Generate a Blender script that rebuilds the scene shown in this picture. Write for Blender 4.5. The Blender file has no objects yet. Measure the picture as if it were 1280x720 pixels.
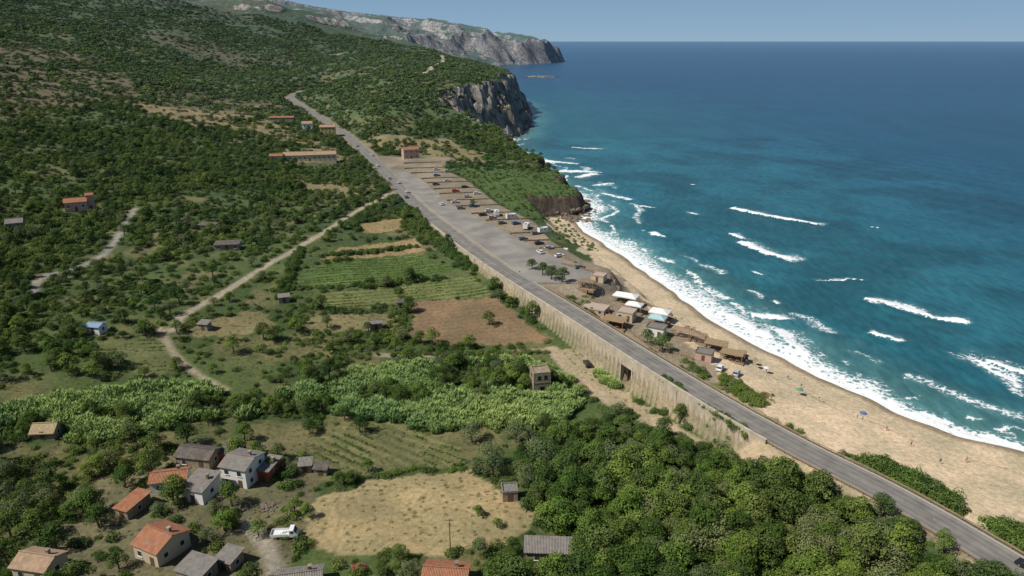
import bpy, bmesh, math, numpy as np, random
from mathutils import Vector
random.seed(7); rng=np.random.default_rng(7)
S=bpy.context.scene; LINK=S.collection.objects.link
R=math.radians
# ------------------------------------------------------------------ noise
def _h(ix,iy,s):
    n=(ix.astype(np.int64)*374761393+iy.astype(np.int64)*668265263+s*1274126177)&0xffffffff
    n=((n^(n>>13))*1274126177)&0xffffffff
    return ((n^(n>>16))&0xffff)/65535.0
def vn(x,y,s=0):
    x=np.asarray(x,float);y=np.asarray(y,float)
    ix=np.floor(x);iy=np.floor(y);fx=x-ix;fy=y-iy
    fx=fx*fx*(3-2*fx);fy=fy*fy*(3-2*fy)
    a=_h(ix,iy,s);b=_h(ix+1,iy,s);c=_h(ix,iy+1,s);d=_h(ix+1,iy+1,s)
    return (a*(1-fx)+b*fx)*(1-fy)+(c*(1-fx)+d*fx)*fy
def fbm(x,y,o=4,s=0):
    r=0;a=.5;t=0
    for i in range(o):
        r=r+a*vn(x*2**i+i*17.3,y*2**i+i*9.1,s+i);t+=a;a*=.5
    return r/t
def sst(a,b,x):
    t=np.clip((x-a)/(b-a),0,1);return t*t*(3-2*t)
# ------------------------------------------------------------------ survey data (metres)
CP=[(33.3,176.8,4.5),(20.3,199.8,5.5),(2.9,231.3,8),(-16,262.8,11),(11.9,147.8,5),(-9,172.1,5),(-30.1,163.3,5),(-53.3,170.3,6),(-77.3,176,8),(-6.6,119.3,8),(-31.8,120.6,7),(-58.3,124.6,8),(-72.9,104.1,9),(42.6,118,9),(28.7,131.8,7),(54.4,106.2,9),(66.4,100,9),(-5.8,100,9),(-94.9,128.9,9),(-102,114.2,10),(-130,155.8,14),(-159.4,199.4,18),(-212.3,276.8,22),(-281.4,381.8,38),(-340.7,471.2,50),(-437.1,616.1,68),(-116.2,211.6,13),(-153.4,291,18),(-177.8,344.1,24),
(-212,419,32),(-262,528,44),(-357,732,62),(-92,216,11),(-122,298,16),(-174,443,28),(-224,584,38),(-285,750,45),(-363,967,60),(-52,221,9),(-25,222,8),(-47,279,11),(-78,269,14),(-105,371,18),(-129,468,24),(-153,561,28),(-180,666,33),(-222,830,48),(-274,1038,68),(-313,1195,88),(-69,319,14),(-69,421,17),(-80,499,19),(-87,544,24),(-92,580,32),(-96,610,42),(-102,654,52),(-120,772,64),(-140,908,72),(-38,858,60),(-32,968,62),(-61,682,50),(-70,622,34),(-64,973,70),(11,1100,48),(0,1161,52),(-49,537,22),(-25,543,18),(-12,517,17),(6,489,17),(-18,389,14),(4,385,14),(18,440,15),(22,412,12),(26,358,4),(95,122,6),(89,144.5,5),(79,174,4),(70,212,4),(78,191,3),(37,307,4),(52,267,4.5),(51,226,7),(36,242,10),(57,214,6),(67,185,6),(59,191,7),(102,113.7,7),(-36,380,16),(-16,331,15),(7,280,14),(24,247,13),(-56,397,17),
(-576,827,100),(-768,1123,157),(-484,1011,100),(-616,1310,166),(-425,1149,100),(-493,1347,141),(-458,1404,171),(-336,1287,103),(-125,1140,77),(-230,1236,88),
(-960,3000,251),(-735,3248,193),(-350,3240,173),(-144,3370,134),(74,3400,110),(228,3550,85),(-300,2600,110),(-600,2400,150),(-150,2200,60),(-60,1700,48),(-1500,2500,330),(-1500,4500,300),(-300,4200,150),(-700,1800,140),(-300,1700,72),(-1500,1200,300),(-600,300,130),(-600,0,120),(0,0,12),(150,50,10),(-200,50,25)]
A=np.array(CP,float);n=len(A)
K=np.linalg.norm(A[:,None,:2]-A[None,:,:2],axis=2)
M=np.zeros((n+3,n+3));M[:n,:n]=K-np.eye(n)*1.5;M[:n,n]=1;M[:n,n+1:]=A[:,:2]/1000;M[n,:n]=1;M[n+1:,:n]=A[:,:2].T/1000
W=np.linalg.solve(M,np.concatenate([A[:,2],[0,0,0]]))
def rbf(x,y):
    out=np.empty(len(x))
    for i in range(0,len(x),40000):
        a=x[i:i+40000];b=y[i:i+40000]
        out[i:i+40000]=np.sqrt((a[:,None]-A[None,:,0])**2+(b[:,None]-A[None,:,1])**2)@W[:n]+W[n]+W[n+1]*a/1000+W[n+2]*b/1000
    return out
COAST=np.array([(230,-300),(200,-20),(172,80),(150,122),(131.5,153),(120.2,161.4),(109.7,174.2),(101.9,187.1),(92.9,201.2),(83.9,221.2),(73.9,247.3),(67.5,274.3),(59.7,306.9),(49.1,339.9),(39.9,371.3),(36,400),(41,433.8),(31,492.4),(21,567.5),(-3.8,662.4),(-17.7,704.5),(0,765.6),(15.5,853.5),(24,1000),(24,1187.6),(0,1290),(-90,1500),(-160,1800),(-230,2200),(-180,2700),(20,3150),(90,3200),(190,3350),(278,3609),(200,3800),(-300,4300),(-1500,5600)],float)
def polydist(x,y,P):
    best=np.full(len(x),1e18);side=np.zeros(len(x));par=np.zeros(len(x));L=0
    for i in range(len(P)-1):
        ax,ay=P[i,0],P[i,1];dx,dy=P[i+1,0]-ax,P[i+1,1]-ay;l2=dx*dx+dy*dy
        t=np.clip(((x-ax)*dx+(y-ay)*dy)/l2,0,1)
        ex=x-ax-t*dx;ey=y-ay-t*dy;d=ex*ex+ey*ey
        m=d<best
        best[m]=d[m];side[m]=(dx*(y-ay)-dy*(x-ax))[m];par[m]=(i+t)[m]
    return np.sqrt(best),side,par
def inpoly(x,y,P):
    P=np.asarray(P,float);r=np.zeros(len(x),bool)
    m=(x>=P[:,0].min())&(x<=P[:,0].max())&(y>=P[:,1].min())&(y<=P[:,1].max())
    xi=x[m];yi=y[m];c=np.zeros(len(xi),bool);j=len(P)-1
    for i in range(len(P)):
        if P[i,1]!=P[j,1]:
            k=((P[i,1]>yi)!=(P[j,1]>yi))&(xi<(P[j,0]-P[i,0])*(yi-P[i,1])/(P[j,1]-P[i,1])+P[i,0]);c^=k
        j=i
    r[m]=c;return r
LANDP=np.vstack([COAST,[(-9000,6000),(-9000,-300)]])
def coast_s(x,y):
    d,_,_=polydist(x,y,COAST)
    s=np.where(inpoly(x,y,LANDP),d,-d)
    cl=sst(395,430,y)*(1-sst(1300,1700,y))
    s=s+cl*((fbm(x/24,y/24,4,3)-.5)*26+(fbm(x/7,y/7,3,5)-.5)*7)+(1-sst(395,430,y))*(fbm(x/14,y/14,2,8)-.5)*3.5
    s=s+sst(1300,1700,y)*(fbm(x/170,y/170,3,6)-.5)*120
    return s
def chaikin(P,k=2):
    P=np.asarray(P,float)
    for _ in range(k):
        Q=[P[0]]
        for a,b in zip(P[:-1],P[1:]): Q+= [a*.75+b*.25,a*.25+b*.75]
        Q.append(P[-1]);P=np.array(Q)
    return P
ROAD=chaikin([(128,42,10),(112,67,10.2),(94.4,93.7,10.5),(89.7,100.6,11),(83.8,110.9,11.5),(76.7,121.6,12),(65.4,135.5,12.5),(52.7,155.1,13),(37.5,183.9,13),(21.4,214.6,13.5),(3,248,14),(-14,281,14.5),(-30,318,15),(-46,352,16),(-63,397,17),(-85,460,19),(-111,525,22),(-143,597,26),(-184,678,31),(-223,750,36),(-245,783,40),(-251,838,43),(-224,875,48)],2)
def road_x(y): 
    P=ROAD[ROAD[:,1]<790];return np.interp(y,P[:,1],P[:,0])
def road_z(y):
    P=ROAD[ROAD[:,1]<790];return np.interp(y,P[:,1],P[:,2])
PRY=[240,248,262,275,303,334,369,431,451,470];PRX=[24,33,32,20,3,-13,-34,-57,-68,-76]
def park_r(y): return np.interp(y,PRY,PRX)
def grav_w(y): return np.interp(y,[240,250,300,335,380,470,500,520],[0,4,13,24,26,28,32,0])
UP=np.array([37.5,183.9]);ud=np.array([-.465,.885]);un=np.array([-.885,-.465])
def H(x,y,fine=True):
    x=np.atleast_1d(np.asarray(x,float)).ravel();y=np.atleast_1d(np.asarray(y,float)).ravel()
    z=rbf(x,y);s=coast_s(x,y)
    far=sst(900,1700,y)
    z=z+(fbm(x/60,y/60,4,11)-.5)*(2+7*sst(30,90,z))*sst(200,500,y)+(fbm(x/9,y/9,3,12)-.5)*.9*(1-sst(900,1300,y))
    rid=1-np.abs(fbm(x/330+.5*fbm(x/120,y/120,3,4),y/330,4,21)-.5)*2
    z=z+far*(rid-.82)*110*sst(10,120,z)
    k=np.interp(y,[-200,400,418,600,650,720,800,1250,1450,3000,3200],[0,0,2.3,1.6,.75,1.0,1.7,1.7,.6,.6,1.2])
    bs=.12*s+.9*np.maximum(0,s-16)
    nearc=1-sst(1300,1700,y)
    rk=k*s*(.65+.8*(fbm(x/14,y/14,4,31)*nearc+fbm(x/90,y/90,3,32)*(1-nearc)))+1.2*np.sin(k*s*.35)*nearc
    b=sst(393,412,y)
    prof=bs*(1-b)+rk*b
    prof=np.where(s<0,np.maximum(s*.12,-6),prof)
    z=np.where(z<prof,z,prof)
    m=(y>20)&(y<930)&(x<150)&(x>-320)
    mi=np.where(m)[0]
    if len(mi):
        xx=x[mi];yy=y[mi];zz=z[mi]
        zr=road_z(yy);rx=road_x(yy);pr=park_r(yy)+grav_w(yy)
        inn=(yy>240)&(yy<505)&(xx>rx)
        f=(1-sst(0,7,xx-pr))*sst(238,246,yy)*(1-sst(498,510,yy))
        zz=np.where(inn,zz*(1-f)+(zr-.15)*f,zz)
        d,side,par=polydist(xx,yy,ROAD[:,:2])
        i0=np.clip(par.astype(int),0,len(ROAD)-2);zr=ROAD[i0,2]+(ROAD[i0+1,2]-ROAD[i0,2])*(par-i0)
        left=side>0
        wall=left&(yy>140)&(yy<292)
        w=np.where(wall,sst(4.7,5.3,d),np.where(left,sst(4.7,11,d),sst(4.7,13,d)))
        w2=sst(4.7,30,d);w=np.where(yy>430,w+(w2-w)*sst(430,520,yy),w)
        zz=(zr-.15)*(1-w)+zz*w
        al=(xx-UP[0])*ud[0]+(yy-UP[1])*ud[1];la=(xx-UP[0])*un[0]+(yy-UP[1])*un[1]
        t=(np.abs(al)<2.7)&(la>-3)&(la<9);zz=np.where(t,np.minimum(zz,4.6),zz)
        z[mi]=zz
    return z
def h1(x,y): return float(H([x],[y])[0])
# ------------------------------------------------------------------ ground zones
def pg(s): return [tuple(float(c) for c in p.split(',')) for p in s.split()]
Z=[("-38,237 -6,242 13,210 -10,205 -33,208",(.20,.14,.078)),
("-44,254 -16,263 -6,244 -38,238",(.13,.15,.05)),
("-91,248 -73,274 -42,289 -21,271 -47,258 -76,246",(.085,.13,.034)),
("-80,275 -77,293 -45,310 -39,294 -58,284",(.28,.21,.10)),
("-75,331 -56,340 -52,321 -68,316",(.28,.21,.10)),
("-72,243 -43,252 -40,237 -65,228",(.14,.155,.055)),
("-71,222 -40,229 -37,216 -64,211",(.19,.165,.08)),
("-44,124 -29,134 -9,137 0,126 5,120 0,109 -15,106 -37,107 -43,113",(.32,.255,.135)),
("-49,146 -44,158 -30,161 -16,151 -10,141 -30,136 -43,132",(.14,.14,.06)),
("-105,214 -87,225 -78,211 -101,201",(.19,.165,.08)),
("-130,190 -113,200 -98,187 -100,174",(.13,.14,.055)),
("-320,594 -243,636 -175,572 -128,508 -205,531 -267,537",(.22,.175,.09)),
("-128,563 -51,561 -9,545 -23,498 -69,500 -104,534",(.21,.18,.085)),
("-122,402 -82,416 -80,390 -113,379",(.23,.19,.095)),
("-159,496 -125,522 -111,481 -149,445",(.22,.185,.095)),
("-70,155 -55,159 -47,146 -59,141",(.14,.13,.06)),
("12,204 24,202 34,173 45,156 32,161 21,177",(.34,.28,.18))]
Z=[(pg(a),c) for a,c in Z]
TR={ 't1':(pg("-69,395 -82,346 -91,305 -97,276 -101,259 -106,233 -111.6,215.8 -109.6,205.5"),1.4,(.34,.29,.215)),
't2':(pg("-182,328 -175,302 -164,267 -166,248 -173,240 -165,224"),1.3,(.27,.25,.22)),
't3':(pg("-42.7,197.7 -20.2,198 0,201.6 12.9,203.6"),1.1,(.30,.25,.17)),
't4':(pg("12.9,203.6 21.2,182.1 26.9,171.9 39.6,157.6 49.9,142.7 64.4,131.1 73.1,119.5"),2.1,(.37,.30,.20)),
't5':(pg("-53.3,115.4 -45.7,107.1 -42.8,100.5 -41,88"),1.4,(.28,.25,.2)),
't8':(pg("-113.6,205.8 -103,190.8 -92.5,180.2 -80,172"),1.0,(.30,.25,.17)),
't6':(pg("-224,875 -190,872 -154,845 -122,800 -104,812 -99,860 -98,950 -100,1079 -119,1203"),2.6,(.42,.36,.27)),
't7':(pg("-1000,2930 -870,3010 -735,3060 -600,3000 -450,3050 -300,3060"),5,(.4,.35,.28)),}
VIL=pg("-92,131 -78,146 -58,148 -45,138 -42,124 -41,96 -80,92 -92,110")
BIG=pg("2,147 16,154 30,146 40,144 50,141 60,132 68,122 76,112 84,98 100,75 90,55 -3,60 -3,100 6,112 2,118 8,128 0,135")
REED=pg("-66,168 -52,186 -20,195 8,193 18,185 20,172 12,158 -9,158 -24,154 -45,163 -60,160 -79,156 -101,142 -118,138 -132,148 -109,165 -88,172")
VALLEY=pg("-150,150 -112,230 -95,300 -60,330 -20,285 20,205 40,165 20,150 -40,140 -100,130")
BLD=[(-135,465,20),(-73,500,10),(-152,582,9),(-167,580,7),(-195,606,12),(-205,320,8),(8.1,178.6,3.5),(-.5,124.9,3),(-59.8,130.9,5.5),(-74.1,126.6,5),(-64.8,124.6,5),(-65.9,106.5,6),(-78.1,119.3,3.5),(-72.4,137.5,6),(-54.5,101.9,4.5),(-11.6,99,6),(6.8,105,6),(-37.3,99.6,5),(-45.7,135.9,4),(-129.4,198.8,4),(-84.3,101.2,4.5),(-122,286,7),(-52.9,123.6,5),(-212,292,5),(52,222,20),(40,232,12),(66,205,13),(-82,233,3),(-40,233,2.5),(-46,216,3),(-111,144,4),(-100,208,3)]
def wob(x,y,a=1.6): 
    f=1+5*sst(400,480,y)
    return x+(vn(x/3/f,y/3/f,41)-.5)*a*2*f,y+(vn(x/3/f,y/3/f,42)-.5)*a*2*f
def trackd(x,y):
    d=np.full(len(x),1e9);c=np.zeros((len(x),3));
    for k,(P,w,col) in TR.items():
        P=chaikin(P,2)
        m=(x>P[:,0].min()-8)&(x<P[:,0].max()+8)&(y>P[:,1].min()-8)&(y<P[:,1].max()+8)
        if m.any():
            q,_,_=polydist(x[m],y[m],P);q=q-w
            dd=d[m];cc=c[m];b=q<dd;dd[b]=q[b];cc[b]=col;d[m]=dd;c[m]=cc
    return d,c
# ------------------------------------------------------------------ materials
def mat(name,col=(.5,.5,.5),rough=.8,metal=0,var=.12,scale=3.0,bump=0.0,spec=.3,coord='Object'):
    m=bpy.data.materials.new(name);m.use_nodes=True;nt=m.node_tree;b=nt.nodes["Principled BSDF"]
    tc=nt.nodes.new("ShaderNodeTexCoord");nz=nt.nodes.new("ShaderNodeTexNoise");nz.inputs["Scale"].default_value=scale;nz.inputs["Detail"].default_value=6
    nt.links.new(tc.outputs[coord],nz.inputs["Vector"])
    mr=nt.nodes.new("ShaderNodeMapRange");mr.inputs[1].default_value=.25;mr.inputs[2].default_value=.75;mr.inputs[3].default_value=1-var;mr.inputs[4].default_value=1+var
    nt.links.new(nz.outputs[0],mr.inputs[0])
    mx=nt.nodes.new("ShaderNodeVectorMath");mx.operation='SCALE';mx.inputs[0].default_value=col[:3]
    nt.links.new(mr.outputs[0],mx.inputs["Scale"]);nt.links.new(mx.outputs[0],b.inputs["Base Color"])
    b.inputs["Roughness"].default_value=rough;b.inputs["Metallic"].default_value=metal;b.inputs["Specular IOR Level"].default_value=spec
    if bump>0:
        bp=nt.nodes.new("ShaderNodeBump");bp.inputs["Distance"].default_value=bump;nt.links.new(nz.outputs[0],bp.inputs["Height"]);nt.links.new(bp.outputs[0],b.inputs["Normal"])
    return m
def N(nt,t,**k):
    n=nt.nodes.new(t)
    for a,b in k.items(): setattr(n,a,b)
    return n
def math_(nt,op,a,b=None,c=None,clamp=False):
    n=nt.nodes.new("ShaderNodeMath");n.operation=op;n.use_clamp=clamp
    for i,v in enumerate((a,b,c)):
        if v is None: continue
        if isinstance(v,(int,float)): n.inputs[i].default_value=v
        else: nt.links.new(v,n.inputs[i])
    return n.outputs[0]
def mixc(nt,f,a,b,bt='MIX'):
    n=nt.nodes.new("ShaderNodeMix");n.data_type='RGBA';n.blend_type=bt
    for i,v in ((0,f),(6,a),(7,b)):
        if isinstance(v,(int,float)): n.inputs[i].default_value=v
        elif isinstance(v,tuple): n.inputs[i].default_value=(*v[:3],1)
        else: nt.links.new(v,n.inputs[i])
    return n.outputs[2]
def mrange(nt,v,a,b,c=0,d=1):
    n=nt.nodes.new("ShaderNodeMapRange");nt.links.new(v,n.inputs[0])
    for i,q in enumerate((a,b,c,d)): n.inputs[i+1].default_value=q
    return n.outputs[0]
def noise(nt,vec,sc,det=5,rough=.55):
    n=nt.nodes.new("ShaderNodeTexNoise");n.inputs["Scale"].default_value=sc;n.inputs["Detail"].default_value=det;n.inputs["Roughness"].default_value=rough
    nt.links.new(vec,n.inputs["Vector"]);return n.outputs[0]
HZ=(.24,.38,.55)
def haze_tint(nt,col,pos,amt=1.0,sc=11000.):  # paints distance haze into the base colour, growing with world Y
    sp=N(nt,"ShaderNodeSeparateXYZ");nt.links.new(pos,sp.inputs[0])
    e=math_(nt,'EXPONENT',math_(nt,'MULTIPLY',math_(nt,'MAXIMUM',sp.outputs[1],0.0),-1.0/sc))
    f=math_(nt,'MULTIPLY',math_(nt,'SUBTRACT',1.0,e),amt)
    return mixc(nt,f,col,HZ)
def terrain_mat():
    m=bpy.data.materials.new("ground_terrain");m.use_nodes=True;nt=m.node_tree;b=nt.nodes["Principled BSDF"]
    g=N(nt,"ShaderNodeNewGeometry");pos=g.outputs["Position"]
    at=N(nt,"ShaderNodeAttribute",attribute_name="zone");
    rk=N(nt,"ShaderNodeAttribute",attribute_name="rock");sc=N(nt,"ShaderNodeAttribute",attribute_name="scrub");dk=N(nt,"ShaderNodeAttribute",attribute_name="shaded_rock")
    n1=noise(nt,pos,.9,8,.65);n2=noise(nt,pos,.08,5);n3=noise(nt,pos,5,4,.6)
    base=mixc(nt,1.0,at.outputs["Color"],mixc(nt,mrange(nt,n1,.3,.7),(.66,.68,.64),(1.32,1.3,1.3)),'MULTIPLY')
    base=mixc(nt,1.0,base,mixc(nt,mrange(nt,n2,.35,.65),(.8,.84,.8),(1.18,1.12,1.1)),'MULTIPLY')
    base=mixc(nt,1.0,base,mixc(nt,mrange(nt,n3,.3,.7),(.82,.82,.82),(1.18,1.18,1.18)),'MULTIPLY')
    s1=noise(nt,pos,.16,6,.7)
    vo=N(nt,"ShaderNodeTexVoronoi");vo.inputs["Scale"].default_value=.13;nt.links.new(pos,vo.inputs["Vector"])
    sp=math_(nt,'MULTIPLY',mrange(nt,math_(nt,'ADD',s1,math_(nt,'MULTIPLY',vo.outputs["Distance"],-.25)),.26,.40),sc.outputs["Fac"])
    scol=mixc(nt,mrange(nt,noise(nt,pos,.02,4),.35,.65),(.026,.048,.015),(.055,.080,.026))
    base=mixc(nt,sp,base,scol)
    mp=N(nt,"ShaderNodeMapping");mp.inputs["Scale"].default_value=(1,1,.45);nt.links.new(pos,mp.inputs[0])
    r1=noise(nt,mp.outputs[0],.10,10,.72);r2=noise(nt,mp.outputs[0],.02,4)
    rc=mixc(nt,mrange(nt,r1,.40,.60),(.11,.10,.088),(.50,.45,.38))
    rc=mixc(nt,mrange(nt,r2,.4,.6,0,.7),rc,mixc(nt,.5,rc,(.26,.18,.12)))
    rc=mixc(nt,dk.outputs["Fac"],rc,mixc(nt,mrange(nt,r1,.35,.65),(.05,.038,.028),(.17,.125,.085)))  # near headland rock: browner, with the cliff's shade painted into its colour
    rf=mrange(nt,math_(nt,'ADD',rk.outputs["Fac"],math_(nt,'MULTIPLY',math_(nt,'SUBTRACT',r1,.5),1.3)),.42,.58)
    base=mixc(nt,rf,base,rc)
    base=haze_tint(nt,base,pos,1.0,14000.)
    nt.links.new(base,b.inputs["Base Color"]);b.inputs["Roughness"].default_value=.95;b.inputs["Specular IOR Level"].default_value=.1
    bp=N(nt,"ShaderNodeBump");bp.inputs["Distance"].default_value=.25;bp.inputs["Strength"].default_value=.8
    nt.links.new(n1,bp.inputs["Height"])
    bp2=N(nt,"ShaderNodeBump");bp2.inputs["Distance"].default_value=7;nt.links.new(math_(nt,'MULTIPLY',r1,rk.outputs["Fac"]),bp2.inputs["Height"]);nt.links.new(bp.outputs[0],bp2.inputs["Normal"])
    nt.links.new(bp2.outputs[0],b.inputs["Normal"])
    return m
def grid_mesh(name,xs,ys,z,keep=None,attrs={},cols={}):
    nx=len(xs);ny=len(ys);X,Y=np.meshgrid(xs,ys);co=np.stack([X.ravel(),Y.ravel(),z.ravel()],1).astype(np.float32)
    i=(np.arange(ny-1)[:,None]*nx+np.arange(nx-1)[None,:]).ravel()
    q=np.stack([i,i+1,i+1+nx,i+nx],1)
    if keep is not None:
        k=keep.ravel();q=q[k[q].any(1)]
    used=np.unique(q);mp=np.full(len(co),-1);mp[used]=np.arange(len(used));q=mp[q];co=co[used]
    me=bpy.data.meshes.new(name);me.vertices.add(len(co));me.vertices.foreach_set("co",co.ravel())
    me.loops.add(q.size);me.loops.foreach_set("vertex_index",q.ravel().astype(np.int32))
    me.polygons.add(len(q));me.polygons.foreach_set("loop_start",(np.arange(len(q))*4).astype(np.int32))
    me.polygons.foreach_set("use_smooth",np.ones(len(q),bool))
    for k,v in attrs.items():
        a=me.attributes.new(k,'FLOAT','POINT');a.data.foreach_set("value",v.ravel()[used].astype(np.float32))
    for k,v in cols.items():
        a=me.attributes.new(k,'FLOAT_COLOR','POINT');c=np.ones((len(used),4),np.float32);c[:,:3]=v.reshape(-1,3)[used];a.data.foreach_set("color",c.ravel())
    me.update();me.validate()
    o=bpy.data.objects.new(name,me);LINK(o);return o
def grow(a,b,st,g):
    r=[a];s=st
    sg=1 if b>a else -1
    while (r[-1]-b)*sg<0: r.append(r[-1]+sg*s);s+=s*g
    return r
ys=list(np.arange(-150,60,6.0));y=60
while y<5600: ys.append(y);y+=max(.85,.0043*y) if y<2500 else 9
ys=np.array(ys)
xs=np.array(sorted(set(list(np.arange(-130,150,.95))+grow(-130,-4000,.95,.013)[1:]+grow(150,420,1.0,.02))))
X,Y=np.meshgrid(xs,ys);x=X.ravel();y=Y.ravel()
z=H(x,y);s=coast_s(x,y)
zz=z.reshape(X.shape);gy,gx=np.gradient(zz,ys,xs);slope=np.hypot(gx,gy).ravel()
g1=fbm(x/11,y/11,4,51);g2=fbm(x/45,y/45,3,52)
col=np.empty((len(x),3))
c0=np.array((.058,.085,.026));c1=np.array((.145,.135,.06));c2=np.array((.08,.112,.034))
f=sst(.45,.66,g1)[:,None];col[:]=c0*(1-f)+c1*f
f=sst(.45,.6,g2)[:,None]*.7;col=col*(1-f)+c2*f
f=(sst(.50,.62,fbm(x/130,y/130,4,57))*sst(380,560,y)*sst(-170,-260,x)*.7)[:,None];col=col*(1-f)+np.array((.14,.105,.062))*f
f=(sst(330,400,y)*(1-sst(480,500,y))*sst(0,6,x-(park_r(y)+grav_w(y))))[:,None]*.9
col=col*(1-f)+np.array((.07,.115,.026))*f
wx,wy=wob(x,y)
for P,c in Z: 
    m=inpoly(wx,wy,P);col[m]=np.array(c)*(.8+.4*g1[m])[:,None]
m=inpoly(wx,wy,VIL);col[m]=(np.array((.14,.13,.07))*(.6+.8*g1[m])[:,None])
for k,(ang,per) in {1:(.3,3.2),2:(.35,3.4),5:(.3,3.),8:(-.6,3.),0:(.3,2.6)}.items():
    m=inpoly(wx,wy,Z[k][0]);q=np.sin((x[m]*math.sin(ang)-y[m]*math.cos(ang))*2*math.pi/per)
    amp=.08 if k==0 else .25
    col[m]*=(1+amp*q)[:,None]
rz=road_z(y);rx=road_x(y);rd,side,par=np.full(len(x),1e3),np.zeros(len(x)),np.zeros(len(x))
mi=np.where((y<930)&(y>20)&(x>-320)&(x<150))[0];a,b_,c_=polydist(x[mi],y[mi],ROAD[:,:2]);rd[mi]=a;side[mi]=b_
sea_side=(x>rx+3)
sand=(y<410)&sea_side&(s<np.interp(y,[0,110,160,190,230,300,370,400],[80,60,46,30,26,24,20,14])+(g1-.5)*16)&(x>rx+6+(g1-.5)*8)
col[sand]=np.array((.54,.435,.30))*(.92+.16*g1[sand])[:,None]
f=((1-sst(1.2,4.5,s))*(y<410))[:,None];col=col*(1-f)+np.array((.25,.195,.13))*f
scr=(y<235)&sea_side&~sand&(rd>4);col[scr]=(np.array((.38,.31,.19))*(.8+.4*g1[scr])[:,None])
m=scr&(g1>.6);col[m]=(.16,.155,.07)
m=(y>180)&(y<300)&sea_side&~sand&(rd>4);col[m]=np.array((.27,.22,.16))*(.8+.4*g1[m])[:,None]
m=(y>245)&(y<505)&sea_side&(x<park_r(y)+grav_w(y)+1);col[m]=np.array((.235,.195,.14))*(.75+.5*g1[m])[:,None]
m=(rd<6.0);col[m]=np.array((.25,.21,.14))
td,tc=trackd(x,y);f=(1-sst(-.5,.8,td))[:,None];col=col*(1-f)+tc*f
rock=sst(.5,.85,slope)*((y>398)|(s<12))*sst(6,1,np.where(y<398,9,1)+0*y)
rock=np.maximum(rock,((y>398)&(s<7)&(y<2000))*1.0)
rock=np.maximum(rock,sst(.42,.75,slope)*(y>1500)*.9)
crag=sst(.52,.66,fbm(x/30,y/30,4,61))*((y>620)*(y<1300)*1.0)*(.35+.35*sst(90,30,s));crag=np.where(x<-330,0,crag);rock=np.maximum(rock,crag)
rock=np.where((rd<26),0,rock)
dark=sst(620,580,y)
scrub=sst(800,1300,y)*(td>3)
keep=(s>-45)
terr=grid_mesh("terrain",xs,ys,zz,keep,{"rock":rock,"scrub":scrub*1.0,"shaded_rock":dark},{"zone":col})
terr.data.materials.append(terrain_mat())
# ------------------------------------------------------------------ sea
sx=np.array(sorted(set(grow(-60,-30000,1.5,.09)[1:]+list(np.arange(-60,230,1.0))+grow(230,60000,1.0,.035))))
sy=list(np.arange(-400,60,8.0));y=60
while y<60000: sy.append(y);y+=max(1.0,.0042*y if y<900 else .012*y)
sy=np.array(sy);X,Y=np.meshgrid(sx,sy);x=X.ravel();y=Y.ravel()
s=np.full(len(x),-5000.);m=(y<6500)&(x<1500);s[m]=coast_s(x[m],y[m])
off=-s
foam=np.zeros(len(x));zs=np.zeros(len(x))
ni=np.where((y<760)&(y>60)&(x<330))[0];xx=x[ni];yy=y[ni];oo=off[ni]
fn=fbm(xx/6,yy/6,4,71);fn2=fbm(xx/16,yy/16,3,72)
wid=np.interp(yy,[60,150,190,240,330,420,500,600,700],[8,9,13,19,17,19,18,26,10])
fo=np.where(oo<1.6+3*fn,.95,np.clip(1.05-oo/wid*(.35+1.05*fn2),0,.76))
fo=np.maximum(fo,.74*np.exp(-((oo-wid*(.75+.5*fn2))/2.6)**2)*sst(.4,.5,fn))
fo=np.maximum(fo,.60*np.exp(-((oo-wid*(1.4+.8*fn2))/4)**2)*sst(.46,.56,fn2))
SEG=[((139,429),(158,404),(177,387),3.0,7,1.02),((120.8,367.8),(122,362),(123.3,357),2.0,5,.88),((121.9,350.3),(126.9,328.6),(136.5,319.4),2.6,8,1.0),
((144,264),(152,260),(159,247),3.5,8,1.05),((159,247),(163,243),(171,241),2.6,6,1.0),((130,229.5),(133.5,226.5),(137,224),1.8,5,.88),((157,208),(160,203),(164,196),2.4,7,.9),((150,215),(155,200),(152,184),5,16,.62),((160,192),(163,184),(160,172),5,14,.6),
((134.6,289.7),(145,291),(155.9,289.7),1.3,3,.62),((77.2,369.5),(79,365),(81.3,361.3),1.6,3,.8),((92,250),(99,245),(105,243),3,12,.75),((97,232),(98,222),(98,209),4,13,.75),((92,226),(88,236),(84,246),4,8,.8),
((32,556),(50,560),(71,556),5,10,.88),((49,532),(55,540),(66,548),4,9,.85),((18,616),(35,606),(55,595),5,11,.78),((112,412),(110,414),(108,418),1.5,3,.75),((82,434),(86,432),(90,430),1.8,5,.6),((130,507),(133,506),(136,505),1.4,2,.6),
((116.6,174.2),(119,171),(123,166.5),1.4,4,.85),((124,164),(129,160.2),(136,153),1.5,4,.85),((203,383),(205,382),(208,381),1.3,2,.62),((110,301),(112,299),(114,297),1.3,3,.7),((107.6,263.8),(108,262),(109,260),1.4,3,.75),((62,470),(70,462),(78,452),4,10,.62),((60,690),(75,684),(92,680),3,6,.65),((128,145),(136,138),(146,126),1.6,4,.85),((60,500),(66,506),(74,508),3,8,.6)]
wx_=xx+(fbm(xx/5,yy/5,3,73)-.5)*5;wy_=yy+(fbm(xx/5,yy/5,3,74)-.5)*5
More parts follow.
